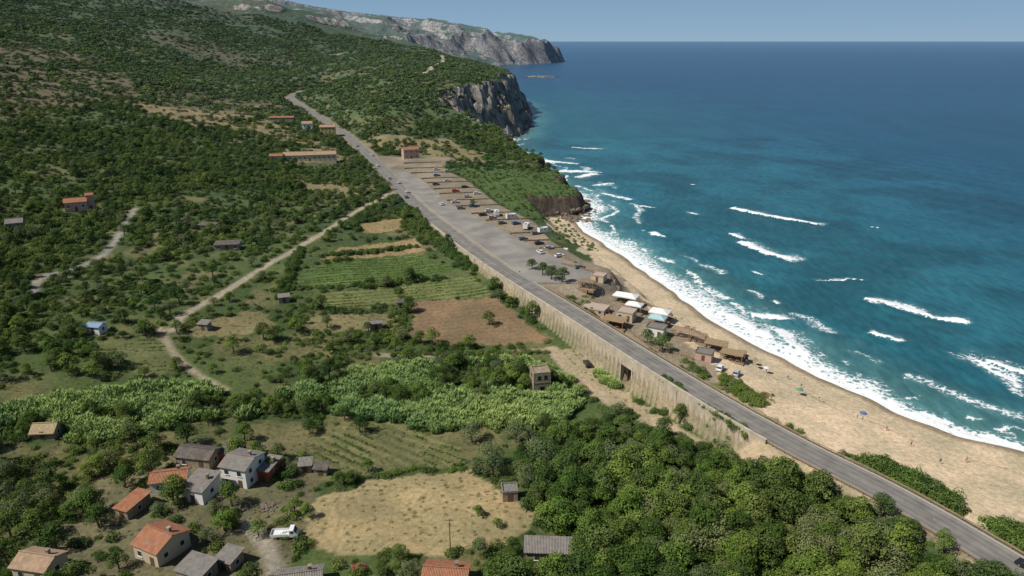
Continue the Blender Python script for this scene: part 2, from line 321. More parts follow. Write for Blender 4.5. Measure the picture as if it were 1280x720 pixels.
for a,b,c,w,tr,am in SEG:
    Pl=chaikin([a,b,c],2);d,sd_,pr=polydist(wx_,wy_,Pl)
    dx,dy=c[0]-a[0],c[1]-a[1];L=math.hypot(dx,dy);nx_,ny_=-dy/L,dx/L
    if nx_<0: nx_,ny_=-nx_,-ny_
    lat=(wx_-b[0])*nx_+(wy_-b[1])*ny_
    tt=((wx_-a[0])*dx+(wy_-a[1])*dy)/L/L
    out=np.maximum(0,np.maximum(-tt,tt-1))*L
    endf=1-sst(-.12,.25,np.abs(tt-.5)-.38)*.75
    ww=np.where(lat>0,tr,w);prof=np.exp(-(d/(w*.7*endf))**2)*am+.66*am*np.exp(-(d/ww)**2)*(lat>-1)
    fo=np.maximum(fo,np.minimum(prof,1.05)*(1-sst(0,3,out*.6))*(.55+.85*fn))
    zs[ni]+=np.exp(-(d/(w*.9))**2)*.8*am*(w>1.5)*(w<4.5)*(oo>8)*(1-sst(0,3,out))
foam[ni]=fo
pn=fbm(x[ni]/30,y[ni]/30,3,81)
pat=np.zeros(len(x))+.5;pat[ni]=pn
shal=np.array((.075,.20,.195));mid=np.array((.018,.108,.138));deep=np.array((.008,.068,.122));navy=np.array((.009,.058,.128))
f=sst(0,1,np.clip(off/42*(.6+.8*pat),0,1))[:,None];c=shal*(1-f)+mid*f
f=sst(50,420,off)[:,None];c=c*(1-f)+deep*f
f=sst(400,2500,np.hypot(x,y))[:,None];c=c*(1-f)+navy*f
c=c*(.8+.4*sst(.3,.7,pat))[:,None]
zs+=np.where((y<900)&(off>3),.16*np.sin((x*.86+y*.32)*.33+3*fbm(x/40,y/40,2,9))*(1-sst(500,900,y)),0)
zs[off<3]*=.2
sea=grid_mesh("sea_water",sx,sy,zs.reshape(X.shape),(s<25),{"foam":foam},{"depthc":c})
m=bpy.data.materials.new("sea_water");m.use_nodes=True;nt=m.node_tree;b=nt.nodes["Principled BSDF"]
g=N(nt,"ShaderNodeNewGeometry");pos=g.outputs["Position"]
dc=N(nt,"ShaderNodeAttribute",attribute_name="depthc");fm=N(nt,"ShaderNodeAttribute",attribute_name="foam")
mp=N(nt,"ShaderNodeMapping");mp.inputs["Rotation"].default_value=(0,0,R(-22));mp.inputs["Scale"].default_value=(1.0,.35,1);nt.links.new(pos,mp.inputs[0])
w1=noise(nt,mp.outputs[0],.35,7,.6);w2=noise(nt,mp.outputs[0],.03,5,.6);w3=noise(nt,pos,.004,4,.6)
colr=mixc(nt,1.0,dc.outputs["Color"],mixc(nt,mrange(nt,w1,.35,.65),(.74,.78,.82),(1.28,1.22,1.2)),'MULTIPLY')
colr=mixc(nt,1.0,colr,mixc(nt,mrange(nt,w2,.35,.65),(.84,.88,.9),(1.13,1.1,1.08)),'MULTIPLY')
colr=mixc(nt,1.0,colr,mixc(nt,mrange(nt,w3,.35,.65),(.9,.92,.94),(1.1,1.06,1.05)),'MULTIPLY')
colr=haze_tint(nt,colr,pos,.34,12000.)
fz=noise(nt,pos,.5,10,.74)
wp=N(nt,"ShaderNodeVectorMath",operation='ADD');nt.links.new(pos,wp.inputs[0]);nzv=N(nt,"ShaderNodeTexNoise");nzv.inputs["Scale"].default_value=.4;nt.links.new(pos,nzv.inputs["Vector"])
vs_=N(nt,"ShaderNodeVectorMath",operation='SCALE');nt.links.new(nzv.outputs[1],vs_.inputs[0]);vs_.inputs["Scale"].default_value=4;nt.links.new(vs_.outputs[0],wp.inputs[1])
vo=N(nt,"ShaderNodeTexVoronoi",feature='DISTANCE_TO_EDGE');vo.inputs["Scale"].default_value=.42;nt.links.new(wp.outputs[0],vo.inputs["Vector"])
lace=mrange(nt,vo.outputs["Distance"],0,.28,.22,-.16)
fsum=math_(nt,'ADD',math_(nt,'ADD',fm.outputs["Fac"],lace),math_(nt,'MULTIPLY',math_(nt,'SUBTRACT',fz,.5),1.25))
fsum=math_(nt,'MULTIPLY',fsum,mrange(nt,fm.outputs["Fac"],.02,.25))
ff=mrange(nt,fsum,.52,.78)
colr=mixc(nt,mrange(nt,fm.outputs["Fac"],.1,.9,0,.4),colr,(.20,.38,.38))
colr=mixc(nt,ff,colr,(.78,.80,.80))
nt.links.new(colr,b.inputs["Base Color"])
nt.links.new(mrange(nt,ff,0,1,.32,.9),b.inputs["Roughness"]);b.inputs["Specular IOR Level"].default_value=.18;b.inputs["IOR"].default_value=1.33
bp=N(nt,"ShaderNodeBump");bp.inputs["Distance"].default_value=.6;bp.inputs["Strength"].default_value=.75;nt.links.new(w1,bp.inputs["Height"]);nt.links.new(bp.outputs[0],b.inputs["Normal"])
sea.data.materials.append(m)
# ------------------------------------------------------------------ mesh helpers
def newmesh(name,vs,fs,mats,mi=None,smooth=False):
    me=bpy.data.meshes.new(name);me.from_pydata([tuple(v) for v in vs],[],[tuple(f) for f in fs])
    for k in mats: me.materials.append(k)
    if mi is not None: me.polygons.foreach_set("material_index",np.array(mi,np.int32))
    if smooth: me.polygons.foreach_set("use_smooth",np.ones(len(fs),bool))
    me.update();return me
def obj(name,me,loc=(0,0,0),rot=0,parent=None,scale=None):
    o=bpy.data.objects.new(name,me);o.location=loc;o.rotation_euler=(0,0,rot)
    if scale: o.scale=scale
    if parent: o.parent=parent
    LINK(o);return o
def empty(name,loc,rot=0):
    o=bpy.data.objects.new(name,None);o.location=loc;o.rotation_euler=(0,0,rot);o.empty_display_size=.5;LINK(o);return o
class B:
    def __init__(s): s.v=[];s.f=[];s.m=[]
    def box(s,c,d,mi=0,rz=0,taper=1.0):
        x,y,z=c;a,b,h=d[0]/2,d[1]/2,d[2]/2;i=len(s.v);cr,sr=math.cos(rz),math.sin(rz)
        for sz,t in ((-h,1),(h,taper)):
            for px,py in ((-a,-b),(a,-b),(a,b),(-a,b)):
                px*=t;py*=t;s.v.append((x+px*cr-py*sr,y+px*sr+py*cr,z+sz))
        for f in ((3,2,1,0),(4,5,6,7),(0,1,5,4),(1,2,6,5),(2,3,7,6),(3,0,4,7)): s.f.append([i+k for k in f]);s.m.append(mi)
    def tube(s,p0,p1,r0,r1,n=6,mi=0,cap=True):
        p0=Vector(p0);p1=Vector(p1);d=(p1-p0).normalized();u=d.orthogonal().normalized();w=d.cross(u);i=len(s.v)
        for p,r in ((p0,r0),(p1,r1)):
            for k in range(n):
                a=2*math.pi*k/n;s.v.append(tuple(p+u*(r*math.cos(a))+w*(r*math.sin(a))))
        for k in range(n): s.f.append([i+k,i+(k+1)%n,i+n+(k+1)%n,i+n+k]);s.m.append(mi)
        if cap: s.f.append([i+k for k in range(n)][::-1]);s.m.append(mi);s.f.append([i+n+k for k in range(n)]);s.m.append(mi)
    def poly(s,pts,mi=0):
        i=len(s.v);s.v+=[tuple(p) for p in pts];s.f.append(list(range(i,i+len(pts))));s.m.append(mi)
    def prism(s,prof,y0,y1,mi=0,mis=None):
        i=len(s.v);n=len(prof)
        for yy in (y0,y1):
            for a,b in prof: s.v.append((a,yy,b))
        for k in range(n): s.f.append([i+k,i+(k+1)%n,i+n+(k+1)%n,i+n+k]);s.m.append(mis[k] if mis else mi)
        s.f.append([i+k for k in range(n)][::-1]);s.m.append(mi);s.f.append([i+n+k for k in range(n)]);s.m.append(mi)
    def mesh(s,name,mats,smooth=False): return newmesh(name,s.v,s.f,mats,s.m,smooth)
ASPH=mat("asphalt",(.20,.186,.166),.9,var=.25,scale=.3,coord='Object');CONC=mat("concrete",(.42,.37,.29),.9,var=.3,scale=.5,bump=.03)
LINE=mat("worn_road_paint",(.36,.35,.33),.7,var=.35,scale=1.5);METAL=mat("galvanised_steel",(.42,.42,.42),.45,.7)
def offs(P,o):
    P=np.asarray(P);d=np.gradient(P[:,:2],axis=0);d/=np.linalg.norm(d,axis=1)[:,None]
    r=P.copy();r[:,0]+=d[:,1]*o;r[:,1]+=-d[:,0]*o;return r
seg=np.r_[0,np.cumsum(np.linalg.norm(np.diff(ROAD[:,:2],axis=0),axis=1))]
tt=np.arange(0,seg[-1],1.5);RF=np.stack([np.interp(tt,seg,ROAD[:,i]) for i in range(3)],1)
def ribbon(P,a,b,dz,name,m,parent=None,mask=None):
    L=offs(P,a);Rr=offs(P,b);v=[];f=[]
    for p,q in zip(L,Rr): v+=[(p[0],p[1],p[2]+dz),(q[0],q[1],q[2]+dz)]
    for i in range(len(P)-1):
        if mask is None or mask[i]: f.append((2*i,2*i+1,2*i+3,2*i+2))
    return obj(name,newmesh(name,v,f,[m]),parent=parent)
rd_e=empty("coast_road",(0,0,0))
ribbon(RF,-3.9,3.9,0,"carriageway",ASPH,rd_e)
TW=mat("tyre_polished_asphalt",(.165,.155,.14),.85,var=.3,scale=.3)
for k,o_ in enumerate((-2.5,-1.1,1.1,2.5)): ribbon(RF,o_-.28,o_+.28,.004,"wheel_track_%d"%k,TW,rd_e)
ribbon(RF,-3.35,-3.25,.008,"edge_line_a",LINE,rd_e);ribbon(RF,3.25,3.35,.008,"edge_line_b",LINE,rd_e)
ribbon(RF,-.05,.05,.008,"centre_line",LINE,rd_e,[(i%6)<2 for i in range(len(RF))])
def wallrun(P,o,th,zlo,zhi,name,m,sel,parent=None,post=None):
    a=offs(P,o-th/2);b=offs(P,o+th/2);v=[];f=[]
    idx=[i for i in range(len(P)) if sel(P[i])]
    for i in idx:
        for q in (a[i],b[i]):
            lo=zlo(i) if callable(zlo) else P[i,2]+zlo
            v+=[(q[0],q[1],lo),(q[0],q[1],P[i,2]+zhi)]
    for k in range(len(idx)-1):
        if idx[k+1]!=idx[k]+1: continue
        i=4*k;j=i+4
        f+=[(i,j,j+1,i+1),(i+2,i+3,j+3,j+2),(i+1,j+1,j+3,i+3)]
    return obj(name,newmesh(name,v,f,[m]),parent=parent)
kerb=mat("kerb_stone",(.36,.33,.28),.9)
wallrun(RF,4.1,.4,-.3,.13,"kerb_sea",kerb,lambda p:p[1]<246,rd_e)
wallrun(RF,-4.15,.45,-.3,.75,"parapet",CONC,lambda p:p[1]>292 and p[1]<330,rd_e)
def wall_mat():
    m=mat("retaining_wall",(.44,.375,.28),.9,var=.22,scale=.35,bump=.05);nt=m.node_tree;b=nt.nodes["Principled BSDF"];src=b.inputs["Base Color"].links[0].from_socket
    g=N(nt,"ShaderNodeNewGeometry");mp=N(nt,"ShaderNodeMapping");mp.inputs["Rotation"].default_value=(0,0,R(27.7));nt.links.new(g.outputs["Position"],mp.inputs[0])
    sp=N(nt,"ShaderNodeSeparateXYZ");nt.links.new(mp.outputs[0],sp.inputs[0])
    jo=math_(nt,'LESS_THAN',math_(nt,'PINGPONG',sp.outputs[1],2.4),.05)
    mp2=N(nt,"ShaderNodeMapping");mp2.inputs["Scale"].default_value=(1,1,.3);nt.links.new(g.outputs["Position"],mp2.inputs[0])
    st=mrange(nt,noise(nt,mp2.outputs[0],.6,7,.7),.45,.7)
    c=mixc(nt,math_(nt,'MULTIPLY',st,.4),src,(.2,.165,.12));c=mixc(nt,math_(nt,'MULTIPLY',jo,.35),c,(.14,.12,.1));nt.links.new(c,b.inputs["Base Color"]);return m
WM=wall_mat()
rw=empty("retaining_wall",(0,0,0))
lo=lambda i:3.0
def al(p): return (p[0]-UP[0])*ud[0]+(p[1]-UP[1])*ud[1]
wallrun(RF,-4.5,.6,lo,.85,"wall_face",WM,lambda p:140<p[1]<293 and abs(al(p))>2.6,rw)
wallrun(RF,-4.5,.6,-2.6,.85,"lintel",WM,lambda p:abs(al(p))<4.2,rw)
wallrun(RF,-4.5,.75,.85,1.0,"coping",CONC,lambda p:140<p[1]<293,rw)
uu=B();ang=math.atan2(ud[1],ud[0])
for sgn in (-1,1):
    c=UP+ud*(sgn*2.75)+un*.6;uu.box((c[0],c[1],7.6),(.5,8.6,8.2),0,ang)
c=UP-un*3.4;uu.box((c[0],c[1],7.6),(5.2,.4,8.2),1,ang)
c=UP+un*.4;uu.box((c[0],c[1],11.6),(5.0,8,1.2),0,ang)
obj("underpass",uu.mesh("underpass",[WM,mat("underpass_shade",(.06,.055,.05))]),parent=rw)  # end panel painted near-black for the shade deep in the underpass
pb=B();L=offs(RF,-4.88)
for i in range(0,len(RF),14):
    p=RF[i]
    if 146<p[1]<288 and abs(al(p))>4:
        d=RF[i+1]-RF[i-1];pb.box((L[i,0],L[i,1],(p[2]+.3+2.8)/2),(.6,.2,p[2]+.3-2.8),0,math.atan2(d[1],d[0]))
obj("pilasters",pb.mesh("pilasters",[WM]),parent=rw)
def rail(o,sel,name,col=METAL):
    b=B();P=offs(RF,o);pr=None
    for i in range(0,len(RF),1):
        if not sel(RF[i]): pr=None;continue
        p=P[i]
        if i%2==0: b.box((p[0],p[1],p[2]+.3),(.12,.12,.85))
        if pr is not None:
            for zz_ in ((.62,.09),(.35,.05)): b.tube((pr[0],pr[1],pr[2]+zz_[0]),(p[0],p[1],p[2]+zz_[0]),zz_[1],zz_[1],4)
        pr=p
    obj(name,b.mesh(name,[col]))
WOOD=mat("weathered_wood",(.30,.21,.13),.85)
rail(-4.4,lambda p:60<p[1]<141,"guard_rail",WOOD);rail(4.7,lambda p:60<p[1]<240,"guard_rail",WOOD);rail(-4.5,lambda p:330<p[1]<560,"guard_rail",METAL)
v=[];f=[];yy=np.arange(246,456,3.)
for i,q in enumerate(yy):
    a=road_x(q)+3.6;b_=max(park_r(q),a+.5);zq=road_z(q)-.012
    for k in range(5): v.append((a+(b_-a)*k/4,q,zq))
    if i: 
        for k in range(4): j=(i-1)*5+k;f.append((j,j+1,j+6,j+5))
PASPH=mat("old_asphalt",(.235,.22,.195),.9,var=.3,scale=.12)
obj("parking_lot",newmesh("parking_lot",v,f,[PASPH]))
wallrun(RF,4.6,.35,-.2,.45,"verge_wall",mat("verge_stone",(.34,.28,.2),.9,var=.3),lambda p:256<p[1]<392)
STONE=mat("dry_stone",(.22,.16,.11),.95,var=.5,scale=1.5,bump=.1)
for q in (290,301,313,336,349,364,377,393,405,421,433,449,463,480):
    a=float(park_r(q))+1;w_=float(grav_w(q))-1-random.uniform(0,4)
    b=B();zq=float(road_z(q))
    nseg=int(w_/2)+1
    for k in range(nseg): b.box((1+k*2,math.sin(k*.7)*.15,.2),(2.1,.6,.75+.1*math.sin(k*2.1)),0,.15)
    b.box((w_/2,0.5,-.05),(w_,.25,.3),0,.15)
    obj("low_stone_wall",b.mesh("low_stone_wall",[STONE]),(a,q,zq-.15),.15)
# ------------------------------------------------------------------ vegetation
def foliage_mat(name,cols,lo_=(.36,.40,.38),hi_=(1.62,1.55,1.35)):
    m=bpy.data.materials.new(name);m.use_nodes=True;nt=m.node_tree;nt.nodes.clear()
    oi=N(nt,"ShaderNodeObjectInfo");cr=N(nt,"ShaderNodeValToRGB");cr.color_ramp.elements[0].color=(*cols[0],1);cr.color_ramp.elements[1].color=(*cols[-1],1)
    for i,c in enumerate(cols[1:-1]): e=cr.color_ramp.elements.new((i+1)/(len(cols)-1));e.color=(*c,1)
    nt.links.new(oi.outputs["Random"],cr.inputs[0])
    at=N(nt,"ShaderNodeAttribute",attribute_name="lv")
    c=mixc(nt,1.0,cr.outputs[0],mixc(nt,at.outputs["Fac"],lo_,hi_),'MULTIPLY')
    g=N(nt,"ShaderNodeNewGeometry");c=mixc(nt,1.0,c,mixc(nt,mrange(nt,noise(nt,g.outputs["Position"],.03,3),.35,.65),(.68,.80,.80),(1.25,1.16,1.05)),'MULTIPLY')
    c=haze_tint(nt,c,g.outputs["Position"],1.0,14000.)
    d=N(nt,"ShaderNodeBsdfDiffuse");nt.links.new(c,d.inputs[0])
    o=N(nt,"ShaderNodeOutputMaterial");nt.links.new(d.outputs[0],o.inputs[0]);return m
BARK=mat("bark",(.13,.10,.07),.95)
def leafmesh(name,P,Nn,size,mat_,lv,trunk=None,vert=False):
    n=len(P);Nn=Nn+rng.normal(0,.35,Nn.shape);Nn/=np.linalg.norm(Nn,axis=1)[:,None]+1e-9
    r=rng.normal(size=Nn.shape);U=np.cross(Nn,r);U/=np.linalg.norm(U,axis=1)[:,None]+1e-9;V=np.cross(Nn,U)
    sz=size*rng.uniform(.6,1.35,(n,1));U=U*sz;V=V*sz*.62
    v=np.stack([P-U,P-V*.9+Nn*sz*.12,P+U,P+V*.9+Nn*sz*.12],1).reshape(-1,3)
    f=np.arange(4*n).reshape(n,4)
    me=bpy.data.meshes.new(name);vs=[tuple(a) for a in v];fs=[tuple(a) for a in f];mi=[0]*n
    if trunk:
        o=len(vs);vs+=trunk.v;fs+=[tuple(i+o for i in q) for q in trunk.f];mi+=[1]*len(trunk.f)
    me.from_pydata(vs,[],fs);me.materials.append(mat_);me.materials.append(BARK);me.polygons.foreach_set("material_index",np.array(mi,np.int32))
    a=me.attributes.new("lv",'FLOAT','POINT');L=np.zeros(len(vs));L[:4*n]=np.repeat(lv,4);a.data.foreach_set("value",L.astype(np.float32))
    me.update();return bpy.data.objects.new(name,me)
def crown(lobes,n):
    w=np.array([l[1][0]**2 for l in lobes]);w/=w.sum();P=[];Q=[];L=[]
    for (c,r),k in zip(lobes,(w*n).astype(int)):
        d=rng.normal(size=(k,3));d[:,2]=np.abs(d[:,2])*1.0-.25*rng.random(k);d/=np.linalg.norm(d,axis=1)[:,None]
        rr=rng.uniform(.72,1.08,(k,1));p=np.array(c)+d*np.array(r)*rr
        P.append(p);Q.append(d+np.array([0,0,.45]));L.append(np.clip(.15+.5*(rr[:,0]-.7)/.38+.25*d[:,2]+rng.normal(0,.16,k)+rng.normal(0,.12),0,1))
    return np.vstack(P),np.vstack(Q),np.concatenate(L)
FM1=foliage_mat("foliage_maquis",[(.032,.064,.015),(.055,.094,.022),(.08,.118,.028),(.048,.078,.025),(.10,.135,.04)])
FM2=foliage_mat("foliage_bright",[(.07,.122,.024),(.098,.152,.032),(.122,.172,.04),(.085,.132,.032)])
FM3=foliage_mat("foliage_reed",[(.17,.26,.085),(.235,.33,.12),(.20,.285,.11)],(.5,.54,.5),(1.3,1.25,1.15))
FM4=foliage_mat("foliage_dry",[(.16,.15,.065),(.20,.18,.09),(.12,.14,.05)])
FM5=foliage_mat("foliage_flower",[(.28,.035,.10),(.34,.05,.14)])
FM6=foliage_mat("foliage_olive",[(.09,.12,.055),(.115,.14,.07),(.085,.115,.045)])
def shrub(name,n,size,m,nl=7):
    lob=[((0,0,.25),(.62,.62,.45))]
    for i in range(nl):
        a=rng.uniform(0,6.28);q=rng.uniform(.3,.72);r=rng.uniform(.26,.46);lob.append(((q*math.cos(a),q*math.sin(a),rng.uniform(.08,.42)),(r,r,r*rng.uniform(.8,1.1))))
    P,Q,L=crown(lob,n);P[:,2]=np.maximum(P[:,2],-.1);return leafmesh(name,P,Q,size,m,L)
def tree(name,n,size,m,h=2.0,nl=11,spread=.7):
    t=B();t.tube((0,0,-.3),(.04,.02,h*.45),.1,.065,7);lob=[]
    for i in range(nl):
        a=i*2.4+rng.uniform(-.4,.4);q=spread*math.sqrt((i+.3)/nl);zz=h*(.92-.5*(i/nl))+rng.uniform(-.12,.12);r=rng.uniform(.3,.5)
        c=(q*math.cos(a),q*math.sin(a),zz);lob.append((c,(r,r,r*.85)));t.tube((.04,.02,h*.42),(c[0]*.9,c[1]*.9,c[2]-.05),.045,.015,5)
    P,Q,L=crown(lob,n);return leafmesh(name,P,Q,size,m,L,t)
def reed(name):
    n=260;a=rng.uniform(0,6.28,n);q=np.sqrt(rng.random(n));x=q*np.cos(a);y=q*np.sin(a);h=rng.uniform(.7,1.35,n)*(1.1-.35*q)
    v=[];f=[];lv=[]
    for i in range(n):
        b=rng.uniform(0,6.28);dx,dy=math.cos(b),math.sin(b);w=.035;le=rng.uniform(.12,.45);o=len(v)
        v+=[(x[i]-w*dy,y[i]+w*dx,0),(x[i]+w*dy,y[i]-w*dx,0),(x[i]+dx*le*.4+w*1.6*dy,y[i]+dy*le*.4-w*1.6*dx,h[i]*.75),(x[i]+dx*le*.4-w*1.6*dy,y[i]+dy*le*.4+w*1.6*dx,h[i]*.75),(x[i]+dx*le*1.3,y[i]+dy*le*1.3,h[i]*.9)]
        f+=[(o,o+1,o+2,o+3),(o+3,o+2,o+4)];lv+=[.1,.1,.7,.7,1.0]
    me=bpy.data.meshes.new(name);me.from_pydata(v,[],f);me.materials.append(FM3);k=me.attributes.new("lv",'FLOAT','POINT');k.data.foreach_set("value",np.array(lv,np.float32));return bpy.data.objects.new(name,me)
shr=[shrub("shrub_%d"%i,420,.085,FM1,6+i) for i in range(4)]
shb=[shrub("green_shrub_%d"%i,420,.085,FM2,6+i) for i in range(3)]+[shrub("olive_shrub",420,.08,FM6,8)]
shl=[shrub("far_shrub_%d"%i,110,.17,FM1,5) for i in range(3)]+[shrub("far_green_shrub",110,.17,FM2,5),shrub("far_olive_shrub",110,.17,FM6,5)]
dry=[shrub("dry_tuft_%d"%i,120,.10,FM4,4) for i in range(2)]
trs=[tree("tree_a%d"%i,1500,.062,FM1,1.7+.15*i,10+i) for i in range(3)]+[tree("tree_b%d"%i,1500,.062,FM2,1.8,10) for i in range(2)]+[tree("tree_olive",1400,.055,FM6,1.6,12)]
rds=[reed("reed_%d"%i) for i in range(3)]
crp=[shrub("crop_0",60,.2,FM2,3)]
ROCKM=mat("coastal_rock",(.17,.135,.10),.95,var=.5,scale=.8,bump=.2);GROCK=mat("grey_rock",(.20,.19,.18),.95,var=.4,scale=.2,bump=.5)
rks=[]
for i in range(3):
    bm=bmesh.new();bmesh.ops.create_icosphere(bm,subdivisions=2,radius=1)
    for vv in bm.verts: vv.co*=.7+.5*random.random();vv.co.z*=.6
    me=bpy.data.meshes.new("boulder_%d"%i);bm.to_mesh(me);bm.free();me.materials.append(ROCKM);rks.append(bpy.data.objects.new("boulder_%d"%i,me))
def scatter(name,objs,P,sc,idx=None,flat=1.0):
    P=np.asarray(P,np.float32);n=len(P)
    if n==0: return
    colc=bpy.data.collections.new(name+"_library")
    for o in objs: colc.objects.link(o) if o.name not in colc.objects else None
    me=bpy.data.meshes.new(name);me.vertices.add(n);me.vertices.foreach_set("co",P.ravel())
    a=me.attributes.new("rot",'FLOAT_VECTOR','POINT');r=np.zeros((n,3),np.float32);r[:,2]=rng.uniform(0,6.28,n);r[:,:2]=rng.normal(0,.06,(n,2));a.data.foreach_set("vector",r.ravel())
    a=me.attributes.new("scl",'FLOAT_VECTOR','POINT');s3=np.stack([sc,sc*rng.uniform(.85,1.15,n),sc*flat*rng.uniform(.8,1.2,n)],1).astype(np.float32);a.data.foreach_set("vector",s3.ravel())
    a=me.attributes.new("idx",'INT','POINT');a.data.foreach_set("value",(rng.integers(0,len(objs),n) if idx is None else idx).astype(np.int32))
    o=bpy.data.objects.new(name,me);LINK(o)
    ng=bpy.data.node_groups.new(name,'GeometryNodeTree');ng.interface.new_socket("Geometry",in_out='INPUT',socket_type='NodeSocketGeometry');ng.interface.new_socket("Geometry",in_out='OUTPUT',socket_type='NodeSocketGeometry')
    gi=ng.nodes.new("NodeGroupInput");go=ng.nodes.new("NodeGroupOutput");ip=ng.nodes.new("GeometryNodeInstanceOnPoints");ci=ng.nodes.new("GeometryNodeCollectionInfo")
    ci.inputs["Collection"].default_value=colc;ci.inputs["Separate Children"].default_value=True;ci.inputs["Reset Children"].default_value=True
    ip.inputs["Pick Instance"].default_value=True
    for nm,ty,so in (("rot",'FLOAT_VECTOR',"Rotation"),("scl",'FLOAT_VECTOR',"Scale"),("idx",'INT',"Instance Index")):
        q=ng.nodes.new("GeometryNodeInputNamedAttribute");q.data_type=ty;q.inputs["Name"].default_value=nm
        ng.links.new([s for s in q.outputs if s.enabled][0],ip.inputs[so])
    ng.links.new(gi.outputs[0],ip.inputs["Points"]);ng.links.new(ci.outputs[0],ip.inputs["Instance"]);ng.links.new(ip.outputs[0],go.inputs[0])
    md=o.modifiers.new("scatter",'NODES');md.node_group=ng;return o
def cand(x0,x1,y0,y1,sp):
    gx,gy=np.meshgrid(np.arange(x0,x1,sp),np.arange(y0,y1,sp));x=gx.ravel()+rng.uniform(-.5,.5,gx.size)*sp;y=gy.ravel()+rng.uniform(-.5,.5,gx.size)*sp
    m=(x>-.85*y-60);return x[m],y[m]
def clearmask(x,y,r=0.5):
    ok=np.ones(len(x),bool);wx,wy=wob(x,y,1.2);lucky=(fbm(x/12,y/12,2,99)>.50)&(rng.random(len(x))<.6)
    for i,(P,c) in enumerate(Z): 
        m=inpoly(wx,wy,P)
        if 11<=i<=14: m&=~lucky
        ok&=~m
    td,_=trackd(x,y);ok&=td>r+.3
    d,sd,_=polydist(x,y,ROAD[:,:2]);ok&=(d>5.6+r)
    ok&=~((y>244)&(y<508)&(x>road_x(y))&(x<park_r(y)+grav_w(y)+1.5))
    for bx,by,br in BLD: ok&=(np.hypot(x-bx,y-by)>br+r*.3)
    return ok
def sm(x,y):
    s=coast_s(x,y);e=1.5;zz=H(x,y);sl=np.hypot(H(x+e,y)-zz,H(x,y+e)-zz)/e;return s,zz,sl
